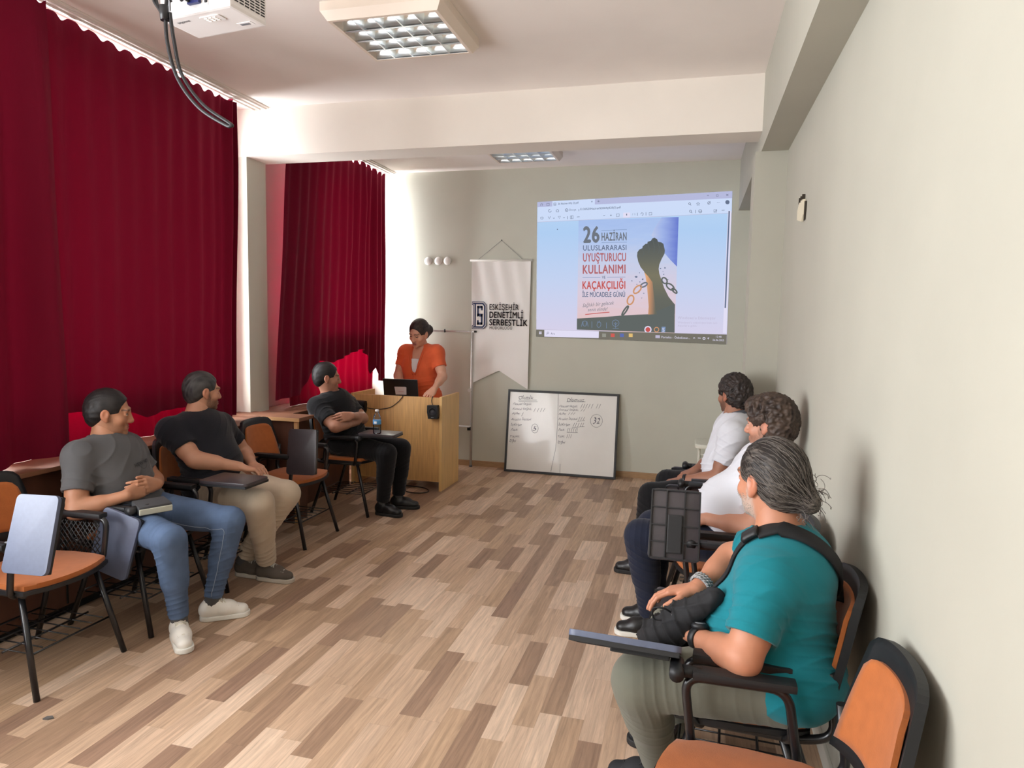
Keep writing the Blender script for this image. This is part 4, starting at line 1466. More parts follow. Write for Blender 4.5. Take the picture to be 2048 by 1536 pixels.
def halfspace(p, n, lo, hi, k=0.004):
    """cut away everything on the +n side of p inside a box"""
    p, n = V3(p), nrm(n)
    return Prim(lambda X, Y, Z: -((X - p[0]) * n[0] + (Y - p[1]) * n[1] + (Z - p[2]) * n[2]), lo, hi, k, 'cut')

def sdf_mesh(prims, h, pad=0.0, clip_z=None):
    adds = [p for p in prims if p.op == 'add']
    lo = np.min([p.lo for p in adds], axis=0) - 3 * h - pad
    hi = np.max([p.hi for p in adds], axis=0) + 3 * h + pad
    n = np.ceil((hi - lo) / h).astype(int) + 1
    D = np.full(n, 0.3, dtype=np.float32)
    ax = [lo[i] + h * np.arange(n[i]) for i in range(3)]
    for p in prims:
        m = max(p.k, 0.012) + 2 * h
        i0 = np.clip(np.floor((p.lo - m - lo) / h).astype(int), 0, n)
        i1 = np.clip(np.ceil((p.hi + m - lo) / h).astype(int) + 1, 0, n)
        if np.any(i1 <= i0):
            continue
        sl = tuple(slice(a, b) for a, b in zip(i0, i1))
        X = ax[0][sl[0]][:, None, None].astype(np.float32)
        Y = ax[1][sl[1]][None, :, None].astype(np.float32)
        Z = ax[2][sl[2]][None, None, :].astype(np.float32)
        d = np.asarray(p.fn(X, Y, Z), dtype=np.float32)
        a = D[sl]
        k = max(p.k, 1e-4)
        if p.op == 'add':
            hh = np.clip(0.5 + 0.5 * (d - a) / k, 0, 1)
            D[sl] = d * (1 - hh) + a * hh - k * hh * (1 - hh)
        else:
            d = -d
            hh = np.clip(0.5 - 0.5 * (d - a) / k, 0, 1)
            D[sl] = d * (1 - hh) + a * hh + k * hh * (1 - hh)
    return surface_nets(D, lo, h)

def surface_nets(D, lo, h):
    S = D < 0
    S[0], S[-1] = False, False
    S[:, 0], S[:, -1] = False, False
    S[:, :, 0], S[:, :, -1] = False, False
    c = np.zeros(tuple(np.array(S.shape) - 1), dtype=np.uint8)
    offs = [(i, j, k) for i in (0, 1) for j in (0, 1) for k in (0, 1)]
    sh = np.array(S.shape) - 1
    for o in offs:
        c += S[o[0]:o[0] + sh[0], o[1]:o[1] + sh[1], o[2]:o[2] + sh[2]]
    act = (c > 0) & (c < 8)
    idx = np.argwhere(act)
    ids = np.full(act.shape, -1, dtype=np.int32)
    ids[act] = np.arange(len(idx))
    vals = {o: D[idx[:, 0] + o[0], idx[:, 1] + o[1], idx[:, 2] + o[2]] for o in offs}
    acc = np.zeros((len(idx), 3))
    cnt = np.zeros(len(idx))
    for o in offs:
        for axi in range(3):
            if o[axi]:
                continue
            q = list(o)
            q[axi] = 1
            q = tuple(q)
            va, vb = vals[o], vals[q]
            m = (va < 0) != (vb < 0)
            t = np.where(m, va / np.where(np.abs(va - vb) < 1e-9, 1e-9, va - vb), 0)
            t = np.clip(t, 0, 1)
            pt = np.array(o, dtype=float)[None, :].repeat(len(idx), 0)
            pt[:, axi] += t
            acc += pt * m[:, None]
            cnt += m
    v = lo + h * (idx + acc / np.maximum(cnt, 1)[:, None])
    quads = []
    for axi in range(3):
        a = [slice(None)] * 3
        b = [slice(None)] * 3
        a[axi], b[axi] = slice(0, -1), slice(1, None)
        s0, s1 = S[tuple(a)], S[tuple(b)]
        e = np.argwhere(s0 != s1)
        u, w = [(1, 2), (2, 0), (0, 1)][axi]
        e = e[(e[:, u] > 0) & (e[:, w] > 0)]
        e = e[(e[:, u] < ids.shape[u]) & (e[:, w] < ids.shape[w]) & (e[:, axi] < ids.shape[axi])]
        flip = s0[e[:, 0], e[:, 1], e[:, 2]]
        def at_(du, dw):
            q = e.copy()
            q[:, u] -= du
            q[:, w] -= dw
            return ids[q[:, 0], q[:, 1], q[:, 2]]
        q = np.stack([at_(1, 1), at_(0, 1), at_(0, 0), at_(1, 0)], 1)
        q[~flip] = q[~flip][:, ::-1]
        quads.append(q)
    q = np.concatenate(quads)
    q = q[(q >= 0).all(1)]
    return v, q

def vnormals(v, q):
    a = v[q[:, 2]] - v[q[:, 0]]
    b = v[q[:, 3]] - v[q[:, 1]]
    fn = np.cross(a, b)
    n = np.zeros_like(v)
    for k in range(4):
        np.add.at(n, q[:, k], fn)
    return n / (np.linalg.norm(n, axis=1, keepdims=True) + 1e-12)

def relax(v, q, it=1, lam=0.5):
    for _ in range(it):
        s = np.zeros_like(v)
        c = np.zeros(len(v))
        for k in range(4):
            for d in (1, 3):
                np.add.at(s, q[:, k], v[q[:, (k + d) % 4]])
                np.add.at(c, q[:, k], 1)
        v = v + lam * (s / np.maximum(c, 1)[:, None] - v)
    return v

def np_mesh(name, parts, m, parent=None, colors=None, mats=None):
    """parts: list of (verts, quads)"""
    vs_, qs, o = [], [], 0
    for v, q in parts:
        vs_.append(v)
        qs.append(q + o)
        o += len(v)
    v, q = np.concatenate(vs_), np.concatenate(qs)
    me = bpy.data.meshes.new(name)
    me.vertices.add(len(v))
    me.vertices.foreach_set('co', v.astype(np.float32).ravel())
    me.loops.add(len(q) * 4)
    me.loops.foreach_set('vertex_index', q.astype(np.int32).ravel())
    me.polygons.add(len(q))
    me.polygons.foreach_set('loop_start', np.arange(0, len(q) * 4, 4, dtype=np.int32))
    me.polygons.foreach_set('use_smooth', np.ones(len(q), dtype=bool))
    me.update(calc_edges=True)
    me.validate()
    if colors is not None:
        at = me.color_attributes.new('tone', 'FLOAT_COLOR', 'POINT')
        buf = np.ones((len(v), 4), dtype=np.float32)
        buf[:, :3] = colors
        at.data.foreach_set('color', buf.ravel())
    return obj(name, me, m, parent)

def wave_noise(P, scale, seed, n=7, stretch=(1, 1, 1)):
    r = np.random.RandomState(seed)
    out = np.zeros(len(P))
    Q = P * np.array(stretch)
    for i in range(n):
        d = nrm(r.normal(size=3)) * scale * r.uniform(.6, 1.6)
        e = nrm(r.normal(size=3)) * scale * r.uniform(.3, .8)
        out += np.sin(Q @ d + r.uniform(0, 6.3) + 1.3 * np.sin(Q @ e + r.uniform(0, 6.3)))
    return out / n

def folds(P, axis, freq, seed, warpk=2.0):
    """ridged cloth folds running across `axis`"""
    w = wave_noise(P, 9.0, seed)
    w2 = wave_noise(P, 22.0, seed + 5)
    ph = P @ nrm(axis) * freq * 1.75 + 1.5 * warpk * w + .8 * w2
    mask = np.clip(.45 + 1.7 * wave_noise(P, 13.0, seed + 9), 0, 1)
    return (1 - np.abs(np.sin(ph))) ** 2.4 * mask - .15
# ---------------------------------------------------------------- people
def skin_mat(name):
    m = mat(name, (200, 150, 120), .5, var=(14, .05), bump=(180, .06, .001), attr='tone', spec=.4)
    m.node_tree.nodes['Principled BSDF'].inputs['Subsurface Weight'].default_value = 0.08
    m.node_tree.nodes['Principled BSDF'].inputs['Subsurface Radius'].default_value = (.012, .004, .002)
    return m
m_skin = skin_mat('skin')
def cloth(name, rgb, bumpk=.22, v=.05, rough=.85):
    return mat(name, rgb, rough, bump=(420, bumpk, .001), var=(9, v), spec=.2, sheen=.12)
def LIN(c):
    return np.array(lin(c)[:3])

class Body:
    pass

def head_frame(J):
    f = nrm(J['hf'])
    u0 = nrm(J.get('hu', (0, 0, 1)))
    r = nrm(np.cross(f, u0))
    u = np.cross(r, f)
    return r, f, u            # right, forward, up

def head_ops(J, hs=0.97, jaw=1.0, nose=1.0, scale_w=1.0):
    r, f, u = head_frame(J)
    c = V3(J['head'])
    F = np.stack([r, f, u])
    def W(x, y, z):
        return c + hs * (r * x + f * y + u * z)
    def E(x, y, z, a, b, d, k=.02, op='add'):
        return ell(W(x, y, z), (a * hs, b * hs, d * hs), F, k * hs, op)
    def Cc(p, q, ra, rb=None, k=.012, op='add'):
        return cap(W(*p), W(*q), ra * hs, None if rb is None else rb * hs, k * hs, op)
    ops = [E(0, -.014, .032, .074 * scale_w, .096, .086), E(0, .022, -.028, .062 * scale_w, .066, .082, .03),
           E(0, .034, -.074, .046 * jaw, .050, .038, .025), E(0, .078, -.098, .019 * jaw, .014, .015, .02),
           E(-.037, .058, -.028, .026, .024, .024, .02), E(.037, .058, -.028, .026, .024, .024, .02),
           Cc((-.036, .083, .024), (.036, .083, .024), .011, k=.016)]
    for s in (-1, 1):
        ops.append(E(s * .031, .100, .004, .017, .015, .012, .014, 'cut'))
        ops.append(E(s * .031, .079, .003, .0135, .0125, .0125, .003))
    ops += [Cc((0, .088, .012), (0, .104 * nose, -.030), .0085, .0125, .014), E(0, .099, -.035, .017, .013, .010, .010),
            E(-.013, .095, -.035, .008, .010, .008, .006), E(.013, .095, -.035, .008, .010, .008, .006),
            Cc((-.019, .086, -.062), (.019, .086, -.062), .0065, k=.008), Cc((-.015, .087, -.072), (.015, .087, -.072), .0075, k=.008),
            E(0, .097, -.0672, .026, .012, .0016, .004, 'cut')]
    for s in (-1, 1):
        # ear: rim, lobe, hollow
        ops.append(E(s * .076 * scale_w, -.008, -.002, .010, .021, .031, .006))
        ops.append(E(s * .074 * scale_w, .0, -.030, .008, .011, .012, .006))
        ops.append(E(s * .086 * scale_w, -.004, .003, .007, .012, .018, .005, 'cut'))
    return ops, W

def head_colors(v, J, hs, st):
    r, f, u = head_frame(J)
    c = V3(J['head'])
    q = (v - c) / hs
    L = np.stack([q @ r, q @ f, q @ u], 1)
    base = LIN(st['skin'])
    col = np.tile(base, (len(v), 1))
    red = LIN(st.get('lips', (168, 92, 84)))
    def mixin(mask, rgb):
        m = np.clip(mask, 0, 1)[:, None]
        col[:] = col * (1 - m) + rgb * m
    near = (L[:, 2] > -.13) & (np.linalg.norm(q, axis=1) < .17)
    ru = base * np.array([1.05, .80, .74])
    mixin(near * .55 * np.exp(-((np.abs(L[:, 0]) - .036) ** 2 + (L[:, 1] - .075) ** 2 + (L[:, 2] + .03) ** 2) / .0007), ru)
    mixin(near * .5 * np.exp(-(L[:, 0] ** 2 + (L[:, 1] - .112) ** 2 + (L[:, 2] + .034) ** 2) / .0003), ru)
    mixin(near * .6 * (np.abs(L[:, 0]) > .073) * (L[:, 1] < .03), ru)
    b = st.get('beard', 0)
    if b:
        sg_ = lambda x, w: 1 / (1 + np.exp(-x / w))
        nz = .006 * wave_noise(L, 160, 9, 9)
        line = np.where(L[:, 1] > .03, -.046 - .30 * np.clip(.062 - np.abs(L[:, 0]) - .02, 0, .03) * (np.abs(L[:, 0]) > .026), -.020)
        line = np.where(L[:, 1] < .022, .004, line)
        m = near * sg_(line - L[:, 2] + nz, .004) * sg_(L[:, 2] + .122 + nz, .005) * sg_(L[:, 1] - .004 + nz, .004)
        mixin(m * b * (.8 + .25 * wave_noise(L, 420, 4, 9)), LIN(st.get('beard_col', (60, 48, 42))))
    lip = near * (L[:, 1] > .078) * np.exp(-(np.maximum(0, np.abs(L[:, 0]) - .018) ** 2) / .00002) * np.exp(-((L[:, 2] + .067) ** 2) / .00010)
    mixin(lip * .85, red)
    for s in (-1, 1):
        ec = np.array([s * .031, .079, .003])
        d = np.linalg.norm(L - ec, axis=1)
        open_ = st.get('eyes', .0045)
        m = (d < .0152) * (L[:, 1] > .083) * (np.abs(L[:, 2] - .002) < open_) * (np.abs(L[:, 0] - ec[0]) < .0125)
        mixin(near * m * .8, LIN((196, 184, 176)))
        mi = m * ((L[:, 0] - ec[0]) ** 2 + (L[:, 2] - .002) ** 2 < .0062 ** 2)
        mixin(near * mi, LIN((46, 30, 24)))
        lash = (d < .0175) * (L[:, 1] > .080) * (np.abs(L[:, 2] - (.002 + open_)) < .0022) * (np.abs(L[:, 0] - ec[0]) < .015)
        mixin(near * lash * .85, LIN((50, 36, 32)))
        bw = near * (L[:, 1] > .06) * np.exp(-((L[:, 2] - .0275 + 2.2 * (np.abs(L[:, 0]) - .033) ** 2 * 4) / .0045) ** 2) * (np.abs(np.abs(L[:, 0]) - .033) < .021) * (np.sign(L[:, 0]) == s)
        mixin(bw * .85, LIN(st.get('brow', (46, 36, 32))))
    return col

def hand_ops(w, d, n, right, curl=(.35, .5, .35), spread=0.0, thumb=(.5, .3), hs=1.0, fine=True, per=None):
    """palm, four fingers with three joints each and a thumb leaving the side of the palm"""
    w, d = V3(w), nrm(d)
    n = nrm(V3(n) - d * (V3(n) @ d))
    s = np.cross(d, n) * (1 if right else -1)       # towards the thumb
    ops = []
    offs = (.029, .0097, -.0097, -.0275)
    lens = ((.043, .026, .021), (.047, .030, .022), (.044, .028, .022), (.035, .022, .019))
    reach = (.087, .090, .086, .079)
    rad = (.0088, .009, .0085, .0075)
    for i in range(4):
        kn = w + hs * (d * reach[i] + s * offs[i] - n * (.003 if i in (1, 2) else 0))
        ops.append(cap(w + hs * (d * .006 + s * offs[i] * .45), kn, .0155 * hs, .0108 * hs, .012 * hs))
        fd = nrm(d + s * offs[i] * spread * 8)
        p = kn
        ang = 0
        cc = per[i] if per else curl
        for j in range(3):
            ang += cc[j]
            dd = fd * math.cos(ang) + n * math.sin(ang)
            q = p + hs * lens[i][j] * dd
            r0 = rad[i] * (1 - .09 * j) * hs
            ops.append(cap(p, q, r0, r0 * .9, .004 * hs))
            p = q
    # thumb: from the side of the palm near its base
    a = w + hs * (d * .022 + s * .018 + n * .004)
    td = nrm(d * math.cos(thumb[0]) + s * math.sin(thumb[0]) + n * thumb[1])
    b = a + hs * .042 * td
    ops.append(cap(a, b, .0155 * hs, .0115 * hs, .014 * hs))
    td2 = nrm(td + d * .35 - s * .15 + n * thumb[1] * .5)
    c2 = b + hs * .032 * td2
    ops.append(cap(b, c2, .0105 * hs, .0095 * hs, .004 * hs))
    td3 = nrm(td2 + d * .25 - s * .2 + n * .1)
    ops.append(cap(c2, c2 + hs * .026 * td3, .0095 * hs, .0075 * hs, .004 * hs))
    ops.append(ell(w + hs * (d * .045 - s * .022 + n * .008), (.016 * hs, .03 * hs, .012 * hs), np.stack([s, d, n]), .015 * hs))
    return ops

def torso_ops(J, b=1.0, belly=0.0, e=0.0, bust=0.0, shw=.058):
    pel, nk = V3(J['pelvis']), V3(J['neck'])
    up = nrm(nk - pel)
    lat = nrm(V3(J['rsh']) - V3(J['lsh']))
    fwd = nrm(np.cross(up, lat))
    lat = np.cross(fwd, up)
    L = np.linalg.norm(nk - pel)
    F = np.stack([lat, fwd, up])
    lh = nrm(V3(J['rhip']) - V3(J['lhip']))
    uz = np.array([0, 0, 1.0])
    fh = nrm(np.cross(uz, lh))
    Fh = np.stack([lh, fh, uz])
    ops = [ell(pel, (.168 * b + 2 * e, .118 * b + 2 * e, .115 + e), Fh, .03),
           ell(pel + up * .30 * L + fwd * (.012 + .045 * belly), (.150 * b + e, (.108 + .045 * belly) * b + e, .155 + e), F, .06),
           ell(pel + up * .68 * L + fwd * .008, (.166 * b + e, .110 * b + e, .175 + e), F, .06),
           ell(pel + up * .80 * L - fwd * .01, (.150 * b + e, .092 * b + e, .10 + e), F, .05)]
    if bust:
        for s in (-1, 1):
            ops.append(ell(pel + up * .62 * L + fwd * .085 * b + lat * s * .075, (.07 + e, .06 * bust + e, .07 + e), F, .05))
    for sh in ('rsh', 'lsh'):
        ops.append(cap(nk - up * .045, V3(J[sh]), .055 + e, shw + e, .04))
        ops.append(cap(pel + up * .78 * L, V3(J[sh]) - up * .02, .075 + e, shw * .9 + e, .05))
    ops.append(cap(nk - up * .06, nk + nrm(V3(J['head']) - nk) * .045, .062 + e * .6, .055 + e * .3, .03))
    return ops, (up, lat, fwd, L)

def arm_ops(J, s, b=1.0):
    sh, el, wr = V3(J[s + 'sh']), V3(J[s + 'el']), V3(J[s + 'wr'])
    m = el + (wr - el) * .28
    return [cap(sh, el, .050 * b, .040 * b, .03), cap(sh + (el - sh) * .3, sh + (el - sh) * .7, .047 * b, .045 * b, .03), cap(el, wr, .040 * b, .0265 * b, .02),
            cap(el + (wr - el) * .1, el + (wr - el) * .45, .043 * b, .037 * b, .025)]

def leg_ops(J, s, b=1.0):
    hp, kn, an = V3(J[s + 'hip']), V3(J[s + 'kn']), V3(J[s + 'an'])
    back = nrm(np.cross(np.cross(an - kn, kn - hp), an - kn))
    return [cap(hp, kn, .086 * b, .056 * b, .04), cap(kn, an, .052 * b, .036 * b, .03), cap(kn + (an - kn) * .15, kn + (an - kn) * .5, .056 * b, .046 * b, .03)]

def make_person(label, J, st, group=None):
    """body as one surface; clothing, hair and shoes are parts"""
    b, e = st.get('b', 1.0), st.get('e', .013)
    t = thing('person', label, 'person', (float(J['pelvis'][0]), float(J['pelvis'][1]), 0))
    O = np.array([J['pelvis'][0], J['pelvis'][1], 0.0])
    def put(v):
        return v - O
    hs = st.get('hs', .97)
    hb = st.get('fine', .0042)
    # ---- body
    top, (up, lat, fwd, L) = torso_ops(J, b, st.get('belly', 0), 0, st.get('bust', 0))
    nk, hd = V3(J['neck']), V3(J['head'])
    r_, f_, u_ = head_frame(J)
    nape = hd - f_ * .018 - u_ * .05
    necko = [cap(nk - up * .03, nape, .058 * st.get('neckw', 1), .053 * st.get('neckw', 1), .03)]
    body = list(top) + necko
    for s in ('r', 'l'):
        body += arm_ops(J, s, st.get('armb', b ** .5))
        body += leg_ops(J, s, b ** .5)
        an = V3(J[s + 'an'])
        td = nrm(J[s + 'toe'])
        body.append(cap(an - np.array([0, 0, .045]), an + td * .09 - np.array([0, 0, .075]), .026, .018, .02))
    hops, W = head_ops(J, hs, st.get('jaw', 1), st.get('nose', 1), st.get('wide', 1))
    v1, q1 = sdf_mesh(body + [ell(W(0, -.01, .0), (.05, .06, .07), None, .02)], st.get('coarse', .0065))
    parts = [(v1, q1)]
    vh, qh = sdf_mesh(hops + [cap(nk - up * .02, nape, .0575 * st.get('neckw', 1), .0525 * st.get('neckw', 1), .025)], st.get('headres', .0034))
    parts.append((vh, qh))
    cols = [np.tile(LIN(st['skin']), (len(v1), 1)), head_colors(vh, J, hs, st)]
    for s in ('r', 'l'):
        H = J[s + 'hand']
        if H is None:
            continue
        wr, el = V3(J[s + 'wr']), V3(J[s + 'el'])
        ops = hand_ops(wr, H['d'], H['n'], s == 'r', **H.get('o', {}))
        ab = st.get('armb', b ** .5)
        ops.append(cap(wr - (wr - el) * .35, wr, .0305 * ab, .0262 * ab, .012, flat=(nrm(H['n']), .86)))
        v, q = sdf_mesh(ops, st.get('handres', .003))
        v = relax(v, q, 1, .4)
        parts.append((v, q))
        c = np.tile(LIN(st['skin']), (len(v), 1))
        c *= (1 + .05 * wave_noise(v, 60, 3))[:, None]
        cols.append(c)
    parts = [(put(v), q) for v, q in parts]
    np_mesh('body', parts, m_skin, t, np.concatenate(cols))
    # ---- shirt
    tops, _ = torso_ops(J, b, st.get('belly', 0), e, st.get('bust', 0), .060)
    sh = list(tops)
    for s in ('r', 'l'):
        a, el = V3(J[s + 'sh']), V3(J[s + 'el'])
        fr = st.get('sleeve', .62)
        end = a + (el - a) * fr
        ab = st.get('armb', b ** .5)
        sh.append(cap(a - (el - a) * .02, end, .062 * ab + e * .4, (.059 + .008) * ab, .028, end=True, hollow=.050 * ab))
    pel = V3(J['pelvis'])
    drop = st.get('hem', .075)
    big = .5
    sh.append(halfspace(pel - np.array([0, 0, drop]) , -np.array([0, 0, 1.0]) + fwd * .15, pel - big, pel + np.array([big, big, .1])))
    hole = st.get('collar_r', .066)
    vdir = nrm(u_ * .4 + up + fwd * .35)
    sh.append(cap(nk + up * (.012 + e) + fwd * .012, nk + vdir * .12, hole, hole * 1.15, .004, 'cut'))
    if st.get('vneck'):
        sh.append(cap(nk + fwd * .10 + up * .02, nk + fwd * .155 - up * st['vneck'], .064, .024, .004, 'cut'))
    v, q = sdf_mesh(sh, hb)
    v = relax(v, q, 2, .5)
    N = vnormals(v, q)
    sd = st['seed']
    A = st.get('wr', .0045) * 2.6
    hgt = (v - pel) @ up / L
    low = np.exp(-((hgt - .28) / .22) ** 2)
    disp = A * (.9 * low * folds(v, up + .25 * lat, 55, sd) + .45 * folds(v, up * .6 + lat * .7 + fwd * .5, 26, sd + 2, 3.2)) + .0035 * wave_noise(v, 16, sd)
    for s in ('r', 'l'):
        a, el = V3(J[s + 'sh']), V3(J[s + 'el'])
        m = np.exp(-(np.linalg.norm(v - (a + (el - a) * .3), axis=1) / .10) ** 2)
        disp += m * A * .9 * folds(v, nrm(el - a) + .4 * up, 48, sd + 7)
    v = v + N * disp[:, None]
    shirt = np_mesh(st.get('shirt_name', 'tee_shirt'), [(put(v), q)], st['shirt'], t)
    # ---- trousers
    pt = []
    pb = st.get('leg', 1.0)
    pt.append(ell(pel + np.array([0, 0, .0]), (.176 * b, .126 * b, .112), np.stack([nrm(V3(J['rhip']) - V3(J['lhip'])), nrm(np.cross([0, 0, 1.0], nrm(V3(J['rhip']) - V3(J['lhip'])))), np.array([0, 0, 1.0])]), .03))
    for s in ('r', 'l'):
        hp, kn, an = V3(J[s + 'hip']), V3(J[s + 'kn']), V3(J[s + 'an'])
        sh_ = nrm(an - kn)
        pt.append(cap(hp, kn, .098 * b ** .5 * (.5 + .5 * pb), .069 * pb, .04))
        endp = an - sh_ * .005
        pt.append(cap(kn, endp, .067 * pb, .050 * pb * st.get('cuff', 1), .035, end=True, hollow=.041 * pb * st.get('cuff', 1)))
        pt.append(cap(kn + sh_ * .06, kn + sh_ * .2, .066 * pb, .060 * pb, .03))
    wz = st.get('waist', .10)
    pt.append(halfspace(pel + np.array([0, 0, wz]), (0, 0, 1), pel - .4 + np.array([0, 0, .4]), pel + .4))
    v, q = sdf_mesh(pt, hb)
    v = relax(v, q, 2, .5)
    N = vnormals(v, q)
    B_ = st.get('pwr', .005) * 1.7
    disp = .003 * wave_noise(v, 14, sd + 20)
    for s in ('r', 'l'):
        hp, kn, an = V3(J[s + 'hip']), V3(J[s + 'kn']), V3(J[s + 'an'])
        th, shn = nrm(kn - hp), nrm(an - kn)
        for c, ax_, wd_, fq, am in ((kn - th * .05, th, .10, 60, .7), (hp + th * .09, th + .3 * lat, .11, 52, 1.0), (kn + shn * .08, shn + .5 * th, .10, 58, .9), (an - shn * .06, shn + .35 * th, .08, 70, 1.0), (kn + shn * .2, shn + .6 * th, .12, 38, .5)):
            m = np.exp(-(np.linalg.norm(v - c, axis=1) / wd_) ** 2)
            disp += B_ * am * m * folds(v, ax_, fq, sd + int(fq))
    v = v + N * disp[:, None]
    np_mesh('trousers', [(put(v), q)], st['pants'], t)
    # ---- shoes
    for s in ('r', 'l'):
        if st.get('noshoes'):
            break
        an, td = V3(J[s + 'an']), nrm(J[s + 'toe'])
        td = nrm(np.array([td[0], td[1], 0]))
        g = np.array([an[0], an[1], J.get(s + 'floor', 0.0)])
        sd_ = np.array([-td[1], td[0], 0.0])
        Fz = np.array([0, 0, 1.0])
        ln = st.get('shoe_len', .285)
        h0, h1 = -.065, ln - .105
        low = st.get('shoe_low', False)
        F3 = np.stack([sd_, td, Fz])
        up_ = [ell(g + td * (h0 + .045) + Fz * .055, (.038, .048, .052), F3, .02), cap(g + td * (h0 + .04) + Fz * .052, g + td * .07 + Fz * .050, .037, .041, .02),
               cap(g + td * .06 + Fz * .046, g + td * (h1 - .045) + Fz * .036, .041, .034, .02, flat=(Fz, .85)),
               cap(g + td * .0 + Fz * .06, g + td * (-.005) + Fz * (.092 if low else .105), .036, .036, .015),
               cap(g + td * .02 + Fz * .075, g + td * .075 + Fz * .06, .026, .024, .02),
               cap(g + Fz * .095 - td * .006, g + Fz * .16 - td * .006, .029, .034, .004, 'cut'),
               halfspace(g + Fz * .016, (0, 0, -1), g - .25, g + np.array([.25, .25, .03]))]
        v, q = sdf_mesh(up_, .004)
        v = relax(v, q, 1, .5)
        sob = np_mesh('shoe', [(put(v), q)], st['shoe'], t)
        so = [Prim((lambda g_, t_, h0_, h1_: (lambda X, Y, Z: np.maximum(np.sqrt((X - g_[0] - t_[0] * np.clip((X - g_[0]) * t_[0] + (Y - g_[1]) * t_[1], h0_ + .04, h1_ - .045)) ** 2 + (Y - g_[1] - t_[1] * np.clip((X - g_[0]) * t_[0] + (Y - g_[1]) * t_[1], h0_ + .04, h1_ - .045)) ** 2) - (.040 + .02 * np.clip((X - g_[0]) * t_[0] + (Y - g_[1]) * t_[1], 0, .1)), np.abs(Z - g_[2] - .013) - .0125)))(g, td, h0, h1), g - .24, g + .24, .004)]
        v, q = sdf_mesh(so, .0042)
        np_mesh('sole', [(put(v), q)], st['sole'], sob)
        if st.get('laces'):
            bm = bmesh.new()
            for k in range(6):
                yy = .028 + .016 * k
                zz = .106 - .0072 * k + g[2]
                for sg in (-1, 1):
                    p0 = g + td * yy + sd_ * .024 * sg + np.array([0, 0, zz - .006])
                    p1 = g + td * (yy + .012) - sd_ * .022 * sg + np.array([0, 0, zz - .010])
                    pm = (p0 + p1) / 2 + Fz * .009
                    tube(bm, [tuple(p0 - O), tuple(pm - O), tuple(p1 - O)], .0036, 5)
            obj('laces', bm, st['laces'], sob)
    for s in ('r', 'l'):
        an, kn = V3(J[s + 'an']), V3(J[s + 'kn'])
        dd = nrm(kn - an)
        obj('sock', T([tuple(an - O - dd * .045), tuple(an - O + dd * .07)], .0385 * b ** .25, 14), st.get('sock', m_sock), t, True)
    # ---- hair
    hair = st.get('hair')
    if hair:
        F = np.stack([r_, f_, u_])
        g = hair.get('grow', .008)
        wd = st.get('wide', 1)
        hp_ = [ell(W(0, -.016, .036), ((.074 * wd + g) * hs, (.096 + g) * hs, (.086 + g * hair.get('topk', 1.3)) * hs), F, .02),
               ell(W(0, -.060, -.010), ((.060 * wd + g) * hs, (.045 + g) * hs, (.062 + g) * hs), F, .03)]
        for x, y, z, rr in hair.get('blobs', ()):
            hp_.append(ell(W(x, y, z), (rr * hs,) * 3, F, .02))
        # hairline: face, ears and nape stay free
        fl = hair.get('front', .060)
        hp_.append(ell(W(0, .127, -.020), (.112 * hs, .088 * hs, (fl + .056) * hs), F, .010, 'cut'))
        for s in (-1, 1):
            hp_.append(ell(W(s * .09, .050, -.050), (.05 * hs, .062 * hs, .066 * hs), F, .008, 'cut'))
            hp_.append(ell(W(s * .092, -.006, -.012), (.030 * hs, .027 * hs, .040 * hs), F, .006, 'cut'))
        hp_.append(halfspace(W(0, 0, hair.get('nape', -.060)), -u_ + .35 * f_, hd - .2, hd + .2, .01))
        v, q = sdf_mesh(hp_, hair.get('res', .0036))
        v = relax(v, q, 1, .5)
        N = vnormals(v, q)
        q3 = (v - hd) / hs
        Lx = np.stack([q3 @ r_, q3 @ f_, q3 @ u_], 1)
        ha = hair.get('amp', .003)
        if hair.get('curly'):
            n1 = wave_noise(Lx, 150, sd + 3, 9)
            n2 = wave_noise(Lx, 300, sd + 4, 9)
            disp = ha * (1.6 * (1 - np.abs(n1) * 2.2) + .7 * n2)
            tone = .5 + .9 * n1
        else:
            # strands run from the crown forward / backward
            if hair.get('tie') is not None:
                d0 = Lx - np.array(hair['tie'])
                a1 = np.arctan2(d0[:, 0], d0[:, 2])
                a2 = np.arctan2(d0[:, 1], np.hypot(d0[:, 0], d0[:, 2]))
                S_ = np.stack([a1 * 1.0, np.zeros(len(v)), Lx[:, 1] * 1.5], 1)
                n1 = wave_noise(S_, 40, sd + 3, 10)
                n2 = wave_noise(S_, 95, sd + 4, 12)
            else:
                S_ = Lx * np.array([1, .25, .45])
                n1 = wave_noise(S_, 130, sd + 3, 9)
                n2 = wave_noise(S_, 330, sd + 4, 9)
            disp = ha * (n1 + .7 * n2)
            tone = .5 + .6 * n1 + .9 * n2
        v = v + N * disp[:, None]
        c0, c1 = LIN(hair['c0']), LIN(hair['c1'])
        w_ = np.clip(tone, 0, 1)[:, None]
        if hair.get('grey_low'):
            w_ = np.clip((w_ - .48) * 1.35 + hair['grey_low'] * np.clip((-.0 - Lx[:, 2:3]) / .05, 0, 1.6), 0, 1)
        cc = c0 * (1 - w_) + c1 * w_
        hm = mat('hair_' + hair['name'], (60, 50, 45), hair.get('rough', .5), attr='tone', bump=(240, .3, .002), spec=.35)
        np_mesh('hair', [(put(v), q)], hm, t, cc)
    return t, O, (up, lat, fwd, L), W

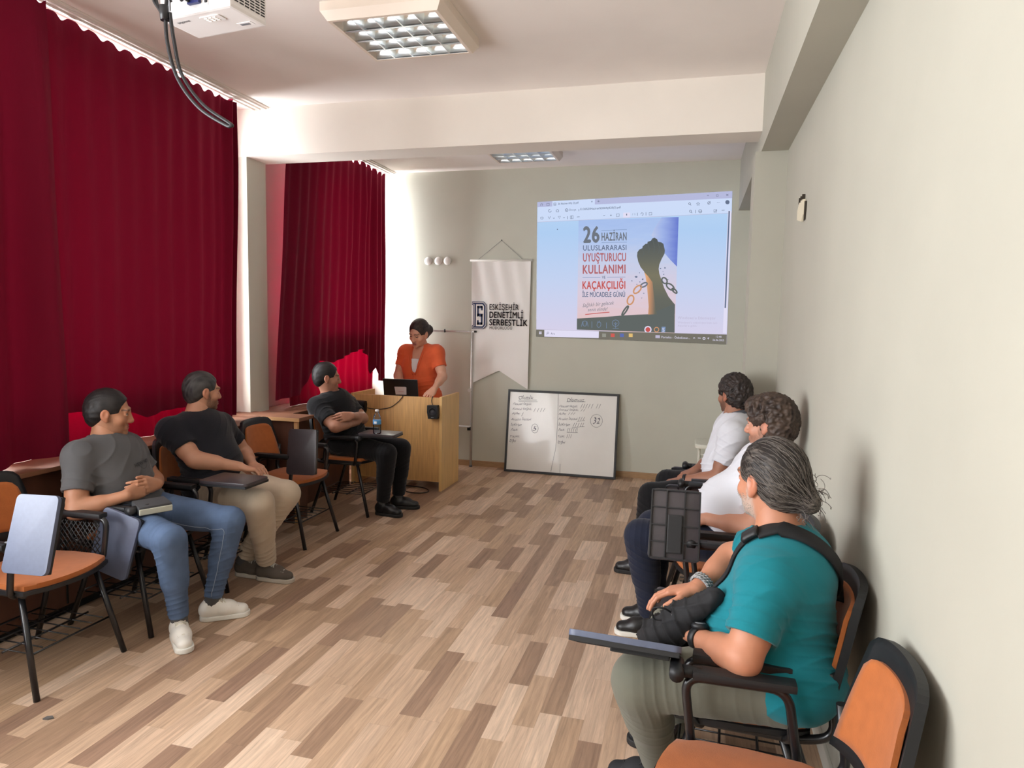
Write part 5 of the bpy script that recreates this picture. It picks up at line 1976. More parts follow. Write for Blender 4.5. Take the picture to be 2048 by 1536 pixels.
black = lambda n, c: cloth(n, c)
m_white_shoe = mat('white_leather', (226, 222, 214), .42, bump=(90, .05))
m_white_sole = mat('white_rubber', (222, 220, 212), .55)
m_dark_shoe = mat('black_leather', (24, 24, 26), .38)
m_dark_sole = mat('black_rubber', (30, 29, 29), .65)
m_brown_shoe = mat('taupe_knit', (84, 76, 68), .8, bump=(300, .3, .001))
m_lace = mat('white_laces', (214, 208, 194), .7)
m_lace2 = mat('pale_laces', (190, 186, 178), .7)
denim = mat('blue_denim', (80, 98, 126), .85, var=(6, .30), bump=(500, .3, .001), spec=.2)
navyj = cloth('navy_denim', (28, 33, 50), .3, .1)
khaki = cloth('khaki_cotton', (184, 168, 148), .2, .05)
sagep = cloth('grey_green_cotton', (106, 106, 94), .2, .05)
blackp = cloth('black_trousers', (19, 19, 22), .15, .05)

m_sock = mat('grey_sock', (88, 88, 90), .9, bump=(200, .4, .002), stretch=(1, 1, 6))
def Jd(**k):
    return k
# 1 man in grey t-shirt and jeans, hands clasped
J1 = Jd(pelvis=(-2.735, 2.825, .545), neck=(-2.85, 2.775, .905), head=(-2.828, 2.79, 1.052), hf=(.80, .58, -.10), rsh=(-2.835, 2.615, .865), lsh=(-2.855, 2.925, .845),
        rel=(-2.775, 2.525, .625), rwr=(-2.605, 2.655, .682), lel=(-2.79, 3.03, .66), lwr=(-2.60, 2.845, .695),
        rhip=(-2.70, 2.735, .54), lhip=(-2.70, 2.91, .54), rkn=(-2.315, 2.60, .505), lkn=(-2.26, 2.955, .505), ran=(-2.325, 2.655, .115), lan=(-2.325, 2.895, .115),
        rtoe=(.72, -.62, 0), ltoe=(.80, .60, 0),
        rhand=dict(d=(.15, .95, .12), n=(-.9, .25, -.25), o=dict(per=((.35, .75, .5), (.32, .7, .5), (.3, .7, .5), (.3, .8, .5)), thumb=(.45, .1))),
        lhand=dict(d=(.12, -.95, .12), n=(-.92, -.2, -.2), o=dict(per=((.3, .6, .45), (.3, .6, .45), (.3, .6, .45), (.3, .6, .45)), thumb=(.5, .15))))
P1, O1, fr1, W1 = make_person('man in grey t-shirt and blue jeans seated with clasped hands, white sneakers', J1, dict(
    seed=1, skin=(172, 122, 94), shirt=cloth('charcoal_melange', (84, 84, 86), .2, .06), pants=denim, shoe=m_white_shoe, sole=m_white_sole, laces=m_lace, shoe_low=True, sleeve=.66, b=1.0, leg=.98, cuff=.92,
    hair=dict(name='black', c0=(22, 20, 21), c1=(40, 36, 36), grow=.007, amp=.0034), beard=.35, wr=.004, hem=.085))
# 2 man in black t-shirt and khaki trousers
J2 = Jd(pelvis=(-2.735, 3.44, .55), neck=(-2.85, 3.425, .945), head=(-2.832, 3.475, 1.095), hf=(.50, .86, -.06), rsh=(-2.865, 3.245, .895), lsh=(-2.805, 3.60, .875),
        rel=(-2.715, 3.245, .735), rwr=(-2.535, 3.41, .675), lel=(-2.75, 3.745, .68), lwr=(-2.575, 3.59, .645),
        rhip=(-2.70, 3.35, .545), lhip=(-2.70, 3.52, .545), rkn=(-2.325, 3.29, .505), lkn=(-2.30, 3.52, .505), ran=(-2.385, 3.44, .11), lan=(-2.545, 3.46, .115),
        rtoe=(.97, .02, 0), ltoe=(1, -.02, 0),
        rhand=dict(d=(.70, .55, -.30), n=(.1, -.3, -.95), o=dict(curl=(.5, .75, .45), thumb=(.5, .35))),
        lhand=dict(d=(.75, -.45, -.1), n=(.1, .2, -.95), o=dict(curl=(.3, .5, .3))))
P2, O2, fr2, W2 = make_person('man in black t-shirt and khaki trousers seated with crossed hands, grey sneakers', J2, dict(
    seed=2, skin=(186, 136, 110), shirt=cloth('black_cotton', (25, 26, 33), .18, .06), pants=khaki, shoe=m_brown_shoe, sole=mat('off_white_rubber', (188, 180, 168), .6), laces=m_lace2, sleeve=.60, b=1.12, belly=.5, leg=1.12,
    hair=dict(name='dark_grey', c0=(32, 31, 33), c1=(72, 70, 70), grow=.006, amp=.003), beard=.75, beard_col=(44, 38, 36), wr=.004, hem=.07))
# 3 man in black with crossed arms
J3 = Jd(pelvis=(-2.69, 4.985, .55), neck=(-2.805, 4.935, .925), head=(-2.812, 4.885, 1.075), hf=(.80, .55, -.05), rsh=(-2.835, 4.775, .86), lsh=(-2.755, 5.10, .845),
        rel=(-2.65, 4.715, .715), rwr=(-2.575, 4.94, .725), lel=(-2.595, 5.07, .735), lwr=(-2.565, 4.83, .79),
        rhip=(-2.665, 4.91, .545), lhip=(-2.665, 5.07, .545), rkn=(-2.275, 4.85, .505), lkn=(-2.26, 5.09, .505), ran=(-2.33, 4.895, .11), lan=(-2.295, 5.115, .11),
        rtoe=(.95, -.12, 0), ltoe=(.98, .2, 0),
        rhand=dict(d=(-.2, .95, .1), n=(-.9, -.2, .1), o=dict(curl=(.15, .2, .1))),
        lhand=dict(d=(-.45, -.85, -.05), n=(-.7, .45, -.4), o=dict(curl=(.3, .4, .3), thumb=(.35, .1))))
P3, O3, fr3, W3 = make_person('man dressed all in black seated with folded arms in front of the podium', J3, dict(
    seed=3, skin=(170, 122, 100), shirt=cloth('black_shirt', (17, 17, 20), .15, .05), pants=blackp, shoe=m_dark_shoe, sole=m_dark_sole, sleeve=.70, b=1.06, belly=.3, leg=1.05, headres=.004, fine=.005,
    hair=dict(name='black_short', c0=(18, 16, 17), c1=(34, 30, 30), grow=.008, amp=.003), beard=.3, hem=.08))
# 4 woman at the podium
J4 = Jd(pelvis=(-2.60, 6.34, .80), neck=(-2.60, 6.335, 1.268), head=(-2.592, 6.245, 1.415), hf=(-.22, -.90, -.36), hu=(.14, .2, 1), rsh=(-2.762, 6.33, 1.222), lsh=(-2.435, 6.305, 1.228),
        rel=(-2.815, 6.255, 1.0), rwr=(-2.715, 6.105, .85), lel=(-2.345, 6.25, 1.005), lwr=(-2.348, 6.045, .905),
        rhip=(-2.69, 6.34, .80), lhip=(-2.51, 6.34, .80), rkn=(-2.69, 6.32, .45), lkn=(-2.51, 6.32, .45), ran=(-2.69, 6.36, .10), lan=(-2.51, 6.36, .10),
        rtoe=(-.1, -1, 0), ltoe=(.1, -1, 0),
        rhand=dict(d=(.3, -.85, -.4), n=(0, -.3, -.95), o=dict(curl=(.3, .4, .3))),
        lhand=dict(d=(-.25, -.72, -.62), n=(-.45, .3, -.8), o=dict(curl=(.35, .6, .4), spread=.5, thumb=(.6, .4))))
ts = cloth('orange_linen', (222, 100, 60), .2, .06)
P4, O4, fr4, W4 = make_person('woman in open-necked orange shirt standing behind the podium looking down at laptop', J4, dict(
    seed=4, skin=(214, 164, 138), shirt=ts, pants=blackp, shoe=m_dark_shoe, sole=m_dark_sole, sleeve=.62, b=1.02, wr=.003, bust=1.0, e=.02, belly=.4, vneck=.205, collar_r=.068, hem=.10, shirt_name='blouse', headres=.003,
    hair=dict(name='dark_brown', c0=(34, 27, 26), c1=(66, 52, 46), grow=.010, amp=.002, front=.058, tie=(0.03, -.11, -.02), blobs=((.07, -.07, -.03, .035), (-.03, -.10, .0, .05))), lips=(160, 78, 76), eyes=.0025, brow=(60, 44, 38), hs=1.07, neckw=.95))
# 5 man in teal t-shirt
J5 = Jd(pelvis=(.295, 2.07, .55), neck=(.285, 2.115, .915), head=(.240, 2.155, 1.085), hf=(-.62, .78, -.05), rsh=(.315, 2.275, .865), lsh=(.225, 1.955, .855),
        rel=(.16, 2.40, .765), rwr=(.045, 2.25, .695), lel=(.165, 1.85, .668), lwr=(.04, 2.02, .635),
        rhip=(.27, 2.15, .55), lhip=(.27, 1.985, .55), rkn=(-.02, 2.29, .525), lkn=(-.108, 1.965, .505), ran=(-.01, 2.42, .11), lan=(-.055, 2.215, .11),
        rtoe=(-.95, .3, 0), ltoe=(-.98, .12, 0),
        rhand=dict(d=(-.88, .05, -.20), n=(-.2, -.1, -.95), o=dict(curl=(.30, .45, .25), spread=.35, thumb=(.75, .25))),
        lhand=dict(d=(-.45, .75, -.25), n=(-.3, -.3, -.9), o=dict(curl=(.4, .6, .4))))
P5, O5, fr5, W5 = make_person('man in teal t-shirt with grey tied-back hair and black sling bag, seated nearest', J5, dict(
    seed=5, skin=(186, 128, 100), shirt=cloth('teal_cotton', (20, 116, 128), .2, .04), pants=sagep, shoe=mat('black_suede', (26, 27, 31), .8), sole=m_dark_sole, laces=mat('black_laces', (20, 20, 22), .7), sleeve=.74, b=1.16, belly=.85, e=.015, leg=1.18,
    hs=1.02, neckw=1.12, jaw=1.05, hair=dict(name='salt_and_pepper', c0=(34, 29, 27), c1=(112, 104, 97), grow=.010, amp=.0028, res=.003, tie=(.03, -.115, -.035), blobs=((.02, -.105, -.03, .036), (.025, -.125, -.045, .026)), grey_low=.22, nape=-.072), beard=.8, beard_col=(176, 168, 160), wr=.005, armb=1.06, hem=.06, collar_r=.07))
# 6 curly haired man in white
J6 = Jd(pelvis=(.235, 3.33, .555), neck=(.365, 3.32, .965), head=(.352, 3.335, 1.098), hf=(-.90, .42, -.08), rsh=(.345, 3.49, .905), lsh=(.365, 3.17, .905),
        rel=(.22, 3.58, .68), rwr=(.02, 3.50, .65), lel=(.285, 3.12, .665), lwr=(.085, 3.20, .665),
        rhip=(.22, 3.41, .55), lhip=(.22, 3.25, .55), rkn=(-.16, 3.50, .52), lkn=(-.205, 3.30, .525), ran=(-.14, 3.52, .11), lan=(-.15, 3.36, .11),
        rtoe=(-1, .1, 0), ltoe=(-1, -.05, 0),
        rhand=dict(d=(-.9, -.3, -.2), n=(0, 0, -1)), lhand=dict(d=(-.9, .15, -.2), n=(.1, .3, -.95), o=dict(curl=(.3, .4, .3))))
P6, O6, fr6, W6 = make_person('curly dark-haired man in white shirt and navy jeans seated beyond the teal shirt', J6, dict(
    seed=6, skin=(198, 144, 120), shirt=cloth('white_cotton', (212, 214, 222), .15, .03), pants=navyj, shoe=m_dark_shoe, sole=m_white_sole, sleeve=.68, b=1.08, belly=1.0, leg=1.12, headres=.0034,
    hair=dict(name='curly_brown', c0=(38, 30, 28), c1=(86, 70, 60), grow=.019, amp=.0065, curly=True, front=.066, nape=-.075, res=.0036, blobs=((0, .055, .085, .045), (-.03, .05, .08, .04), (.03, .05, .08, .04))), beard=.55, beard_col=(70, 56, 50), nose=1.04))
# 7 man in white polo
J7 = Jd(pelvis=(.235, 4.37, .555), neck=(.272, 4.385, .985), head=(.25, 4.415, 1.122), hf=(-.66, .74, -.04), rsh=(.245, 4.545, .92), lsh=(.250, 4.225, .905),
        rel=(.15, 4.58, .68), rwr=(.04, 4.43, .63), lel=(.17, 4.20, .640), lwr=(-.03, 4.25, .605),
        rhip=(.19, 4.45, .55), lhip=(.19, 4.285, .55), rkn=(-.13, 4.56, .52), lkn=(-.215, 4.20, .51), ran=(-.15, 4.62, .11), lan=(-.25, 4.21, .11),
        rtoe=(-1, .1, 0), ltoe=(-1, .05, 0),
        rhand=dict(d=(-.7, -.65, -.2), n=(0, 0, -1)), lhand=dict(d=(-.9, .1, -.25), n=(.1, .1, -1), o=dict(curl=(.35, .5, .3))))
P7, O7, fr7, W7 = make_person('man in white polo shirt with grey collar seated farthest along the right wall', J7, dict(
    seed=7, skin=(158, 110, 88), shirt=cloth('white_pique', (214, 216, 224), .15, .03), pants=blackp, shoe=m_dark_shoe, sole=m_dark_sole, sleeve=.66, b=1.0, belly=.4, shirt_name='polo_shirt', headres=.0038,
    hair=dict(name='dark_wavy', c0=(26, 22, 22), c1=(60, 50, 46), grow=.014, amp=.005, curly=True, front=.06, nape=-.06), beard=.8, beard_col=(46, 38, 36)))
# ---------------------------------------------------------------- worn and carried things
from mathutils.bvhtree import BVHTree
def child(t, name):
    for c in t.children:
        if c.name.split('.')[0] == name:
            return c
def bvh_of(o):
    me = o.data
    return BVHTree.FromPolygons([v.co[:] for v in me.vertices], [p.vertices[:] for p in me.polygons])
def drape(bv, O, pts, width, thick=.004, off=.003, n=8, seg=None):
    """strip of webbing laid on a surface along a path (world points)"""
    path = smooth_path([tuple(np.array(p, dtype=float) - O) for p in pts], n)
    P_, N_ = [], []
    for p in path:
        co, no, _, d = bv.find_nearest(p)
        if (p - co).length > .05:
            P_.append(p)
            N_.append((p - co).normalized())
        else:
            if no.dot(p - co) < 0 and (p - co).length > .02:
                pass
            P_.append(co + no * off)
            N_.append(no)
    bm = bmesh.new()
    prev = None
    for i in range(len(P_)):
        tg = (P_[min(i + 1, len(P_) - 1)] - P_[max(i - 1, 0)]).normalized()
        s = N_[i].cross(tg).normalized() * width / 2
        n_ = N_[i] * thick
        ring = [bm.verts.new(P_[i] + v) for v in (-s, -s * .8 + n_, s * .8 + n_, s)]
        if prev:
            for k in range(4):
                bm.faces.new((prev[k], prev[(k + 1) % 4], ring[(k + 1) % 4], ring[k])).smooth = True
        else:
            bm.faces.new(ring[::-1])
        prev = ring
    bm.faces.new(prev)
    return bm
m_web = mat('black_webbing', (20, 20, 23), .8, bump=(500, .4, .001))
m_nylon = mat('black_nylon', (24, 24, 27), .82, bump=(260, .2, .001))

# sling bag of the man in teal
up, lat, fwd, L = fr5
nk, pl = V3(J5['neck']), V3(J5['pelvis'])
tee = child(P5, 'tee_shirt')
bv = bvh_of(tee)
sb = thing('sling_bag', 'black nylon sling bag on the teal-shirted man, strap over his shoulder', 'bag', tuple(O5))
strap_back = [nk - lat * .115 + up * .03 + fwd * .05, nk - lat * .108 + up * .05 - fwd * .0, nk - lat * .085 + up * .03 - fwd * .08, nk - lat * .03 - up * .03 - fwd * .16, nk + lat * .05 - up * .10 - fwd * .16, nk + lat * .13 - up * .16 - fwd * .16, nk + lat * .19 - up * .24 - fwd * .12]
obj('shoulder_strap', drape(bv, O5, strap_back, .062, .007, .004), m_web, sb)
strap_front = [nk - lat * .115 + up * .03 + fwd * .05, nk - lat * .09 - up * .06 + fwd * .15, nk - lat * .04 - up * .15 + fwd * .18, nk - lat * .03 - up * .22 + fwd * .22]
obj('front_strap', drape(bv, O5, strap_front, .03, .004, .004), m_web, sb)
bk = drape(bv, O5, [nk - lat * .116 + up * .03 + fwd * .045, nk - lat * .112 + up * .01 + fwd * .085], .046, .012, .010, 4)
obj('buckle', bk, m_plas, sb)
v, q = sdf_mesh([cap((.09, 2.02, .765), (.0, 2.06, .66), .030, .045, .04), cap((.0, 2.06, .66), (-.075, 2.09, .585), .048, .050, .04), cap((-.075, 2.09, .585), (-.09, 2.10, .50), .045, .03, .04), cap((.0, 2.10, .62), (-.02, 2.17, .60), .05, .04, .04)], .0045)
v = relax(v, q, 2, .5)
N = vnormals(v, q)
v = v + N * (.016 * folds(v, (.2, .9, .4), 52, 3) + .012 * folds(v, (.8, -.2, .5), 44, 8) + .006 * wave_noise(v, 38, 4))[:, None]
pouch = np_mesh('pouch', [(v - O5, q)], m_nylon, sb)
obj('drawcord', T(smooth_path([tuple(np.array(p) - O5) for p in ((-.03, 2.04, .69), (-.055, 2.02, .71), (-.085, 2.03, .70), (-.08, 2.04, .665), (-.05, 2.04, .665))], 6), .0028, 6), m_web, pouch)
obj('cord_stop', T([tuple(np.array(p) - O5) for p in ((-.03, 2.035, .69), (-.01, 2.03, .675))], .008, 8), m_plas, pouch)

def wrist_band(t, O, J, s, r, w, m, name, along=.0, seg=26):
    wr, el = V3(J[s + 'wr']), V3(J[s + 'el'])
    d = nrm(wr - el)
    c = wr - d * along - O
    a = nrm(np.cross(d, (0, 0, 1)))
    b = np.cross(d, a)
    bm = bmesh.new()
    ra = []
    for k in range(seg):
        th = 2 * PI * k / seg
        u_ = a * math.cos(th) + b * math.sin(th)
        ra.append([bm.verts.new(tuple(c + u_ * (r + dr) + d * dw)) for dr, dw in ((0, -w / 2), (.004, -w / 2 * .8), (.004, w / 2 * .8), (0, w / 2))])
    for k in range(seg):
        for j in range(4):
            bm.faces.new((ra[k][j], ra[(k + 1) % seg][j], ra[(k + 1) % seg][(j + 1) % 4], ra[k][(j + 1) % 4])).smooth = True
    return obj(name, bm, m, t), c, d, a, b
# watch (left) and woven bracelet (right) of the man in teal
wo, c, d, a, b = wrist_band(P5, O5, J5, 'l', .0315, .026, m_plas, 'wristwatch', .02)
n_ = nrm(-np.array(J5['lhand']['n']) + np.array((0, -.5, .2)))
n_ = nrm(n_ - d * (n_ @ d))
bm = bmesh.new()
Mx = frame_from(c + n_ * .030, d, np.cross(n_, d), n_)
lathe(bm, [(0, .0), (.024, .0), (.025, .008), (.021, .015), (.017, .0152), (0, .0148)], 20, Mx)
case = obj('watch_case', bm, m_plas, wo)
bm = bmesh.new()
lathe(bm, [(0, .0150), (.016, .0152), (.016, .0157), (0, .0157)], 20, Mx)
obj('watch_face', bm, m_grey, case)
m_brac = mat('grey_paracord', (150, 150, 150), .8, bump=(300, .6, .003), var=(160, .5))
wo, c, d, a, b = wrist_band(P5, O5, J5, 'r', .032, .030, m_brac, 'bracelet', .025)
bm = bmesh.new()
for row in (-.009, 0, .009):
    for k in range(20):
        th = 2 * PI * (k + (.5 if row else 0)) / 20
        u_ = a * math.cos(th) + b * math.sin(th)
        tt = -a * math.sin(th) + b * math.cos(th)
        p = c + u_ * .0355 + d * row
        tube(bm, [tuple(p - tt * .005 - d * .004), tuple(p + tt * .005 + d * .004)], .0034, 5)
o_ = obj('bracelet_weave', bm, m_brac, wo)
# stray curls escaping from the tied hair
m_strand = mat('grey_strands', (112, 106, 102), .5)
bm = bmesh.new()
rnd = random.Random(12)
for k in range(46):
    x, y, z = rnd.uniform(-.02, .085), rnd.uniform(-.125, -.09), rnd.uniform(-.075, .03)
    pts = []
    ph, am = rnd.uniform(0, 6), rnd.uniform(.004, .010)
    dx, dz = rnd.uniform(.0, .03), rnd.uniform(-.055, .015)
    for i in range(9):
        f = i / 8
        pts.append(tuple(W5(x + dx * f + am * math.sin(ph + f * 7), y - .018 * f - .008 * math.sin(f * 5 + ph), z + dz * f + am * math.cos(ph + f * 7)) - O5))
    tube(bm, smooth_path(pts, 3), .0008, 4)
hs_ = obj('stray_curls', bm, m_strand, child(P5, 'hair'))
# combed strands drawn back to the tie
bvh5 = bvh_of(child(P5, 'hair'))
tie = np.array((.028, -.122, -.038))
for nm, cnt, rgb, sd5 in (('grey_strands', 420, (112, 105, 99), 31), ('dark_strands', 300, (40, 34, 32), 32)):
    rnd = random.Random(sd5)
    bm = bmesh.new()
    for k in range(cnt):
        az, elv = rnd.uniform(-PI, PI), rnd.uniform(-.35, 1.5)
        p0 = np.array((math.sin(az) * math.cos(elv), math.cos(az) * math.cos(elv), math.sin(elv))) * .11 + np.array((0, -.015, .02))
        n_p = 12
        f0 = rnd.uniform(0, .35)
        pts = []
        for i in range(n_p):
            f = f0 + (1 - f0) * i / (n_p - 1)
            c_ = p0 * (1 - f) + tie * f
            c_ = np.array((0, -.015, .02)) + nrm(c_ - np.array((0, -.015, .02))) * .14
            co, no, _, _ = bvh5.find_nearest(Vector(tuple(W5(*c_) - O5)))
            pts.append(co + no * (.0006 + .0008 * math.sin(f * 9 + k)))
        tube(bm, pts, [.00055] * (n_p - 1) + [.0004], 3)
    obj(nm, bm, mat('hair_' + nm, rgb, .5), child(P5, 'hair'))
# grey whiskers and sideburns of the man in teal: short hairs on the jaw
bm = bmesh.new()
rnd = random.Random(5)
bvb = bvh_of(child(P5, 'body'))
for k in range(900):
    s = rnd.choice((-1, -1, 1))
    p = Vector(tuple(W5(s * rnd.uniform(.0, .075), rnd.uniform(.005, .11), rnd.uniform(-.125, -.03)) - O5))
    co, no, _, dd = bvb.find_nearest(p)
    q_ = np.array(co) + O5
    r_, f_, u_ = head_frame(J5)
    lz = (q_ - V3(J5['head'])) @ u_ / 1.02
    ly = (q_ - V3(J5['head'])) @ f_ / 1.02
    lx = abs((q_ - V3(J5['head'])) @ r_ / 1.02)
    if dd > .05 or lz > -.03 or lz < -.122 or ly < .008 or (lx < .024 and lz > -.078 and lz < -.056):
        continue
    dn = Vector((0, 0, -1)) * .8 + no * .7
    tube(bm, [co - no * .001, co + dn.normalized() * rnd.uniform(.002, .0045)], .00045, 3)
obj('beard', bm, mat('grey_whiskers', (170, 164, 158), .6), P5)

# collar of the white polo
def collar_ring(t, O, J, r, h, m, name, gap=.35, lean=.6, drop=.0, thick=.004, flare=.012):
    nk, hd = V3(J['neck']), V3(J['head'])
    ax_ = nrm(hd - nk)
    lt = nrm(V3(J['rsh']) - V3(J['lsh']))
    fw = nrm(np.cross(ax_, lt))
    lt = np.cross(fw, ax_)
    bm = bmesh.new()
    rows = []
    n = 40
    for k in range(n + 1):
        th = gap + (2 * PI - 2 * gap) * k / n
        dr = fw * math.cos(th) + lt * math.sin(th)
        front = .5 + .5 * math.cos(th)
        base = nk + ax_ * (drop + .016 - .030 * front * lean) - O
        pts = [base + dr * r * .98, base + ax_ * h + dr * (r * .95), base + ax_ * (h + .002) + dr * (r * .95 + thick), base + dr * (r + flare) + ax_ * (-.012 - .018 * front)]
        rows.append([bm.verts.new(tuple(p)) for p in pts])
    for a, b in zip(rows, rows[1:]):
        for j in range(4):
            bm.faces.new((a[j], b[j], b[(j + 1) % 4], a[(j + 1) % 4])).smooth = True
    bm.faces.new(rows[0])
    bm.faces.new(rows[-1][::-1])
    return obj(name, bm, m, t)
m_colg = mat('grey_knit_collar', (88, 92, 100), .85, bump=(300, .3, .001))
collar_ring(child(P7, 'polo_shirt'), O7, J7, .068, .026, m_colg, 'collar', .3)
collar_ring(child(P7, 'polo_shirt'), O7, J7, .0745, .006, mat('white_tipping', (214, 216, 222), .8), 'collar_tipping', .3, drop=-.004)
wrist_band(P7, O7, J7, 'l', .0295, .02, m_plas, 'wristwatch', .015)
# orange blouse: collar, white top in the neck opening
bl = child(P4, 'blouse')
collar_ring(bl, O4, J4, .070, .018, ts, 'collar', .55, lean=1.6, flare=.026)
up4, lat4, fwd4, L4 = fr4
bvs = bvh_of(bl)
nk4 = V3(J4['neck'])
ops, _ = torso_ops(J4, 1.02, .4, .009, 1.0)
ops.append(halfspace(nk4 - up4 * .085, up4 + fwd4 * .1, nk4 - .4, nk4 + .4, .004))
ops.append(halfspace(nk4 - up4 * .30, -up4, nk4 - .9, nk4 + .4, .004))
v, q = sdf_mesh(ops, .005)
np_mesh('inner_top', [(v - O4, q)], mat('white_inner_top', (232, 230, 232), .8), P4)['label'] = 'white inner top'
for sx in (-1, 1):
    obj('placket', drape(bvs, O4, [nk4 + lat4 * .072 * sx + fwd4 * .12 - up4 * .03, nk4 + lat4 * .055 * sx + fwd4 * .17 - up4 * .13, nk4 + lat4 * .012 * sx + fwd4 * .2 - up4 * .245], .016, .004, .002, 6), ts, bl)
obj('placket', drape(bvs, O4, [nk4 + fwd4 * .2 - up4 * .245, nk4 + fwd4 * .2 - up4 * .36, nk4 + fwd4 * .18 - up4 * .46], .022, .003, .002, 6), ts, bl)
# chest print and neck rib of the grey t-shirt
tee1 = child(P1, 'tee_shirt')
bv1 = bvh_of(tee1)
O1 = np.array([J1['pelvis'][0], J1['pelvis'][1], 0.0])
_, (up1, lat1, fwd1, L1) = torso_ops(J1)
def print_on(bvx, O, me, org, ex, ey, dr, m, name, parent):
    def fn(x, y, z):
        p = Vector(tuple(org + ex * x + ey * y - dr * -.25 - O))
        h = bvx.ray_cast(p, Vector(tuple(-dr)))
        return h[0] + h[1] * .0015 if h[0] else p
    warp(me, fn)
    return obj(name, me, m, parent)
m_print = mat('dark_chest_print', (44, 44, 47), .8)
me = text_mesh('NEW NEY', .024, bold=.0006, align='CENTER', spacing=1.15)
print_on(bv1, O1, me, V3(J1['neck']) - up1 * .165 - lat1 * .03, -lat1, up1, fwd1, m_print, 'chest_print', tee1)
bm = bmesh.new()
for k in range(22):
    a0, a1 = PI * .95 + k * PI * 1.1 / 22, PI * .95 + (k + 1) * PI * 1.1 / 22
    bm.faces.new([bm.verts.new((r_ * math.cos(a), r_ * math.sin(a), 0)) for r_, a in ((.028, a0), (.030, a0), (.030, a1), (.028, a1))])
mesh_ = bpy.data.meshes.new('ring')
bm.to_mesh(mesh_)
bm.free()
print_on(bv1, O1, mesh_, V3(J1['neck']) - up1 * .160 - lat1 * .03, -lat1, up1, fwd1, m_print, 'chest_print', tee1)
def neck_rib(t, O, J, m, r=.064, name='neck_rib', lean=.9):
    nk, hd = V3(J['neck']), V3(J['head'])
    ax_ = nrm(hd - nk)
    lt = nrm(V3(J['rsh']) - V3(J['lsh']))
    fw = nrm(np.cross(ax_, lt))
    lt = np.cross(fw, ax_)
    bvx = bvh_of(t)
    pts = []
    for k in range(36):
        th = 2 * PI * k / 36
        dr = fw * math.cos(th) + lt * math.sin(th)
        p = Vector(tuple(nk + ax_ * (.012 - .03 * math.cos(th) * lean) + fw * .006 + dr * r - O))
        co, no, _, _ = bvx.find_nearest(p)
        pts.append(co + no * .001)
    for _ in range(3):
        pts = [(pts[i - 1] + pts[i] * 2 + pts[(i + 1) % 36]) / 4 for i in range(36)]
    return obj(name, T(pts, .0065, 8, closed=True), m, t)
neck_rib(tee1, O1, J1, mat('charcoal_rib', (58, 58, 61), .9, bump=(300, .3, .001)))
neck_rib(child(P2, 'tee_shirt'), np.array([J2['pelvis'][0], J2['pelvis'][1], 0.0]), J2, mat('black_rib', (22, 23, 29), .9))
neck_rib(tee, O5, J5, mat('teal_rib', (24, 120, 132), .9), r=.068)
neck_rib(child(P6, 'tee_shirt'), np.array([J6['pelvis'][0], J6['pelvis'][1], 0.0]), J6, mat('white_rib', (220, 222, 228), .9))
neck_rib(child(P3, 'tee_shirt'), np.array([J3['pelvis'][0], J3['pelvis'][1], 0.0]), J3, mat('black_rib_dark', (15, 15, 18), .9))

# belt pouch lying on the lap of the man in jeans
bp = thing('belt_pouch', 'grey and black pouch with pale stripe lying on the lap of the man in jeans', 'pouch', (-2.50, 2.695, .607), -.5)
m_pch = mat('grey_pouch', (62, 63, 66), .75, bump=(200, .3, .001))
bm = bmesh.new()
box(bm, -.055, .055, -.075, .075, 0, .045, .012, M=Matrix.Rotation(.12, 4, 'Y'))
obj('body', bm, m_pch, bp, 'auto')
bm = bmesh.new()
box(bm, .050, .060, -.074, .074, .006, .034, .004, M=Matrix.Rotation(.12, 4, 'Y'))
obj('stripe', bm, mat('pale_stripe', (186, 186, 170), .6), bp)
obj('button', T([(.03, -.03, .038), (.03, -.03, .044)], .008, 10), m_dark, bp)
obj('strap', T(smooth_path([(-.05, -.06, .03), (-.10, -.10, .03), (-.15, -.10, .0)], 6), .008, 6, flat=.4), m_web, bp)

# water bottle on the writing board
m_water = glass_mat('clear_plastic', (.90, .94, .97), .22)
m_lbl = mat('bottle_label', (70, 140, 190), .4)
wb_ = thing('water_bottle', 'clear plastic water bottle with blue label standing on a writing tablet', 'bottle', (-2.335, 4.80, .666))
bm = bmesh.new()
lathe(bm, [(0, .0), (.026, .0), (.031, .006), (.031, .05), (.029, .055), (.031, .06), (.031, .105), (.030, .12), (.022, .145), (.013, .160), (.0125, .172), (0, .172)], 28)
obj('body', bm, m_water, wb_, True)
bm = bmesh.new()
lathe(bm, [(0, .002), (.024, .002), (.0285, .008), (.0285, .112), (0, .112)], 24)
obj('water', bm, glass_mat('water', (.86, .90, .93), .12), wb_, True)
bm = bmesh.new()
lathe(bm, [(.0315, .075), (.0318, .077), (.0318, .105), (.0315, .107)], 28)
lb = obj('label', bm, m_lbl, wb_, True)
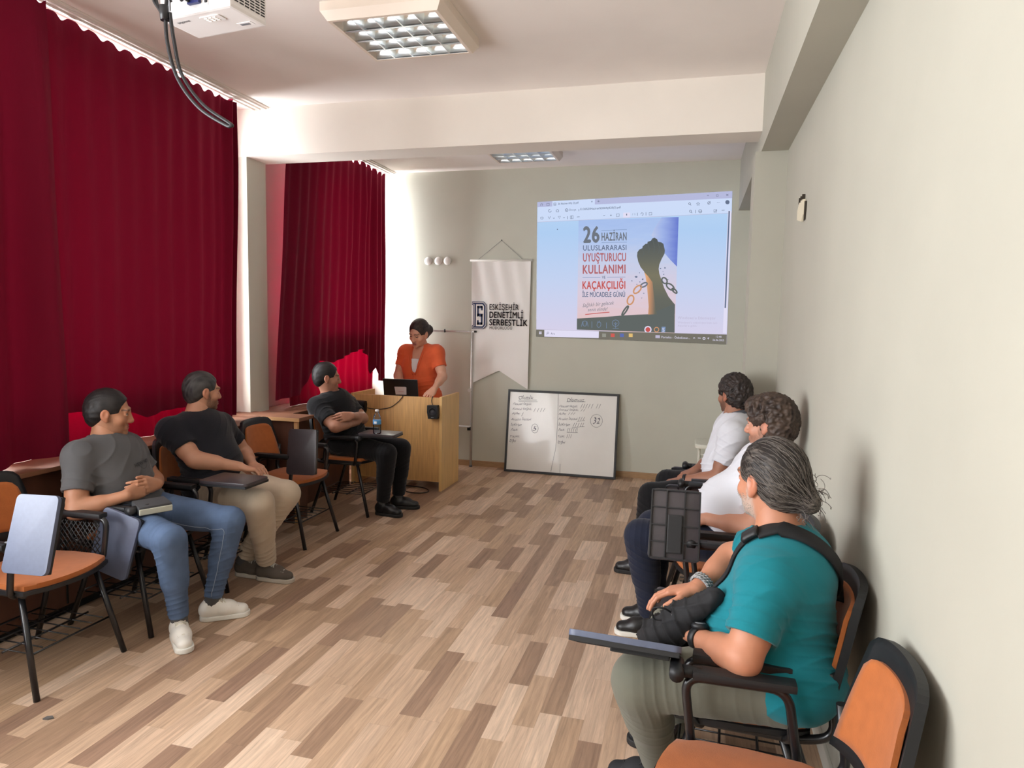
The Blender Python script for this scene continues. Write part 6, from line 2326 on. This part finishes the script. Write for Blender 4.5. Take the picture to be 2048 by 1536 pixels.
bm = bmesh.new()
for k in range(6):
    a0, a1 = -1.9 + k * .12, -1.9 + (k + 1) * .12
    bm.faces.new([bm.verts.new((.0322 * math.cos(a), .0322 * math.sin(a), z)) for a, z in ((a0, .082), (a1, .082), (a1, .099), (a0, .099))])
obj('label_panel', bm, mat('label_white', (226, 230, 234), .4), lb)
bm = bmesh.new()
lathe(bm, [(0, .172), (.0145, .172), (.0145, .186), (.013, .188), (0, .188)], 22)
obj('cap', bm, mat('cap_white', (232, 234, 236), .4), wb_, True)
# small scrap on the floor
bm = bmesh.new()
prism(bm, [(0, 0), (.02, .004), (.034, .018), (.018, .026), (.002, .018)], 0, .006)
o = obj('paper_scrap', bm, mat('scrap_grey', (96, 92, 90), .8))
o.location = (-2.345, 1.955, .0)
tag(o, 'tiny grey scrap lying on the floor at the lower left', 'scrap')
# pale stitched seams of the jeans
jn = child(P1, 'trousers')
bvj = bvh_of(jn)
m_thread = mat('pale_seam_thread', (140, 152, 170), .8)
lh, lk, la = V3(J1['lhip']), V3(J1['lkn']), V3(J1['lan'])
rh, rk, ra = V3(J1['rhip']), V3(J1['rkn']), V3(J1['ran'])
dn = np.array((0, 0, -1.0))
inn = np.array((.1, -1.0, 0))
obj('seam', drape(bvj, O1, [V3(J1['pelvis']) + np.array((.12, 0, .02)), lh + (lk - lh) * .35 + inn * .10 + dn * .02, lh + (lk - lh) * .7 + inn * .10 + dn * .05, lk + inn * .09 + dn * .02, lk + (la - lk) * .2 + inn * .09 + np.array((.03, 0, 0)), lk + (la - lk) * .6 + inn * .08 + np.array((.03, 0, 0)), la + inn * .07 + np.array((.03, 0, .03))], 0.0028, .0012, .001, 8), m_thread, jn)
obj('seam', drape(bvj, O1, [rh + (rk - rh) * .3 - inn * .12, rh + (rk - rh) * .75 - inn * .11, rk - inn * .09, rk + (ra - rk) * .3 - inn * .09, rk + (ra - rk) * .7 - inn * .08, ra - inn * .07 + np.array((0, 0, .03))], 0.0028, .0012, .001, 8), m_thread, jn)
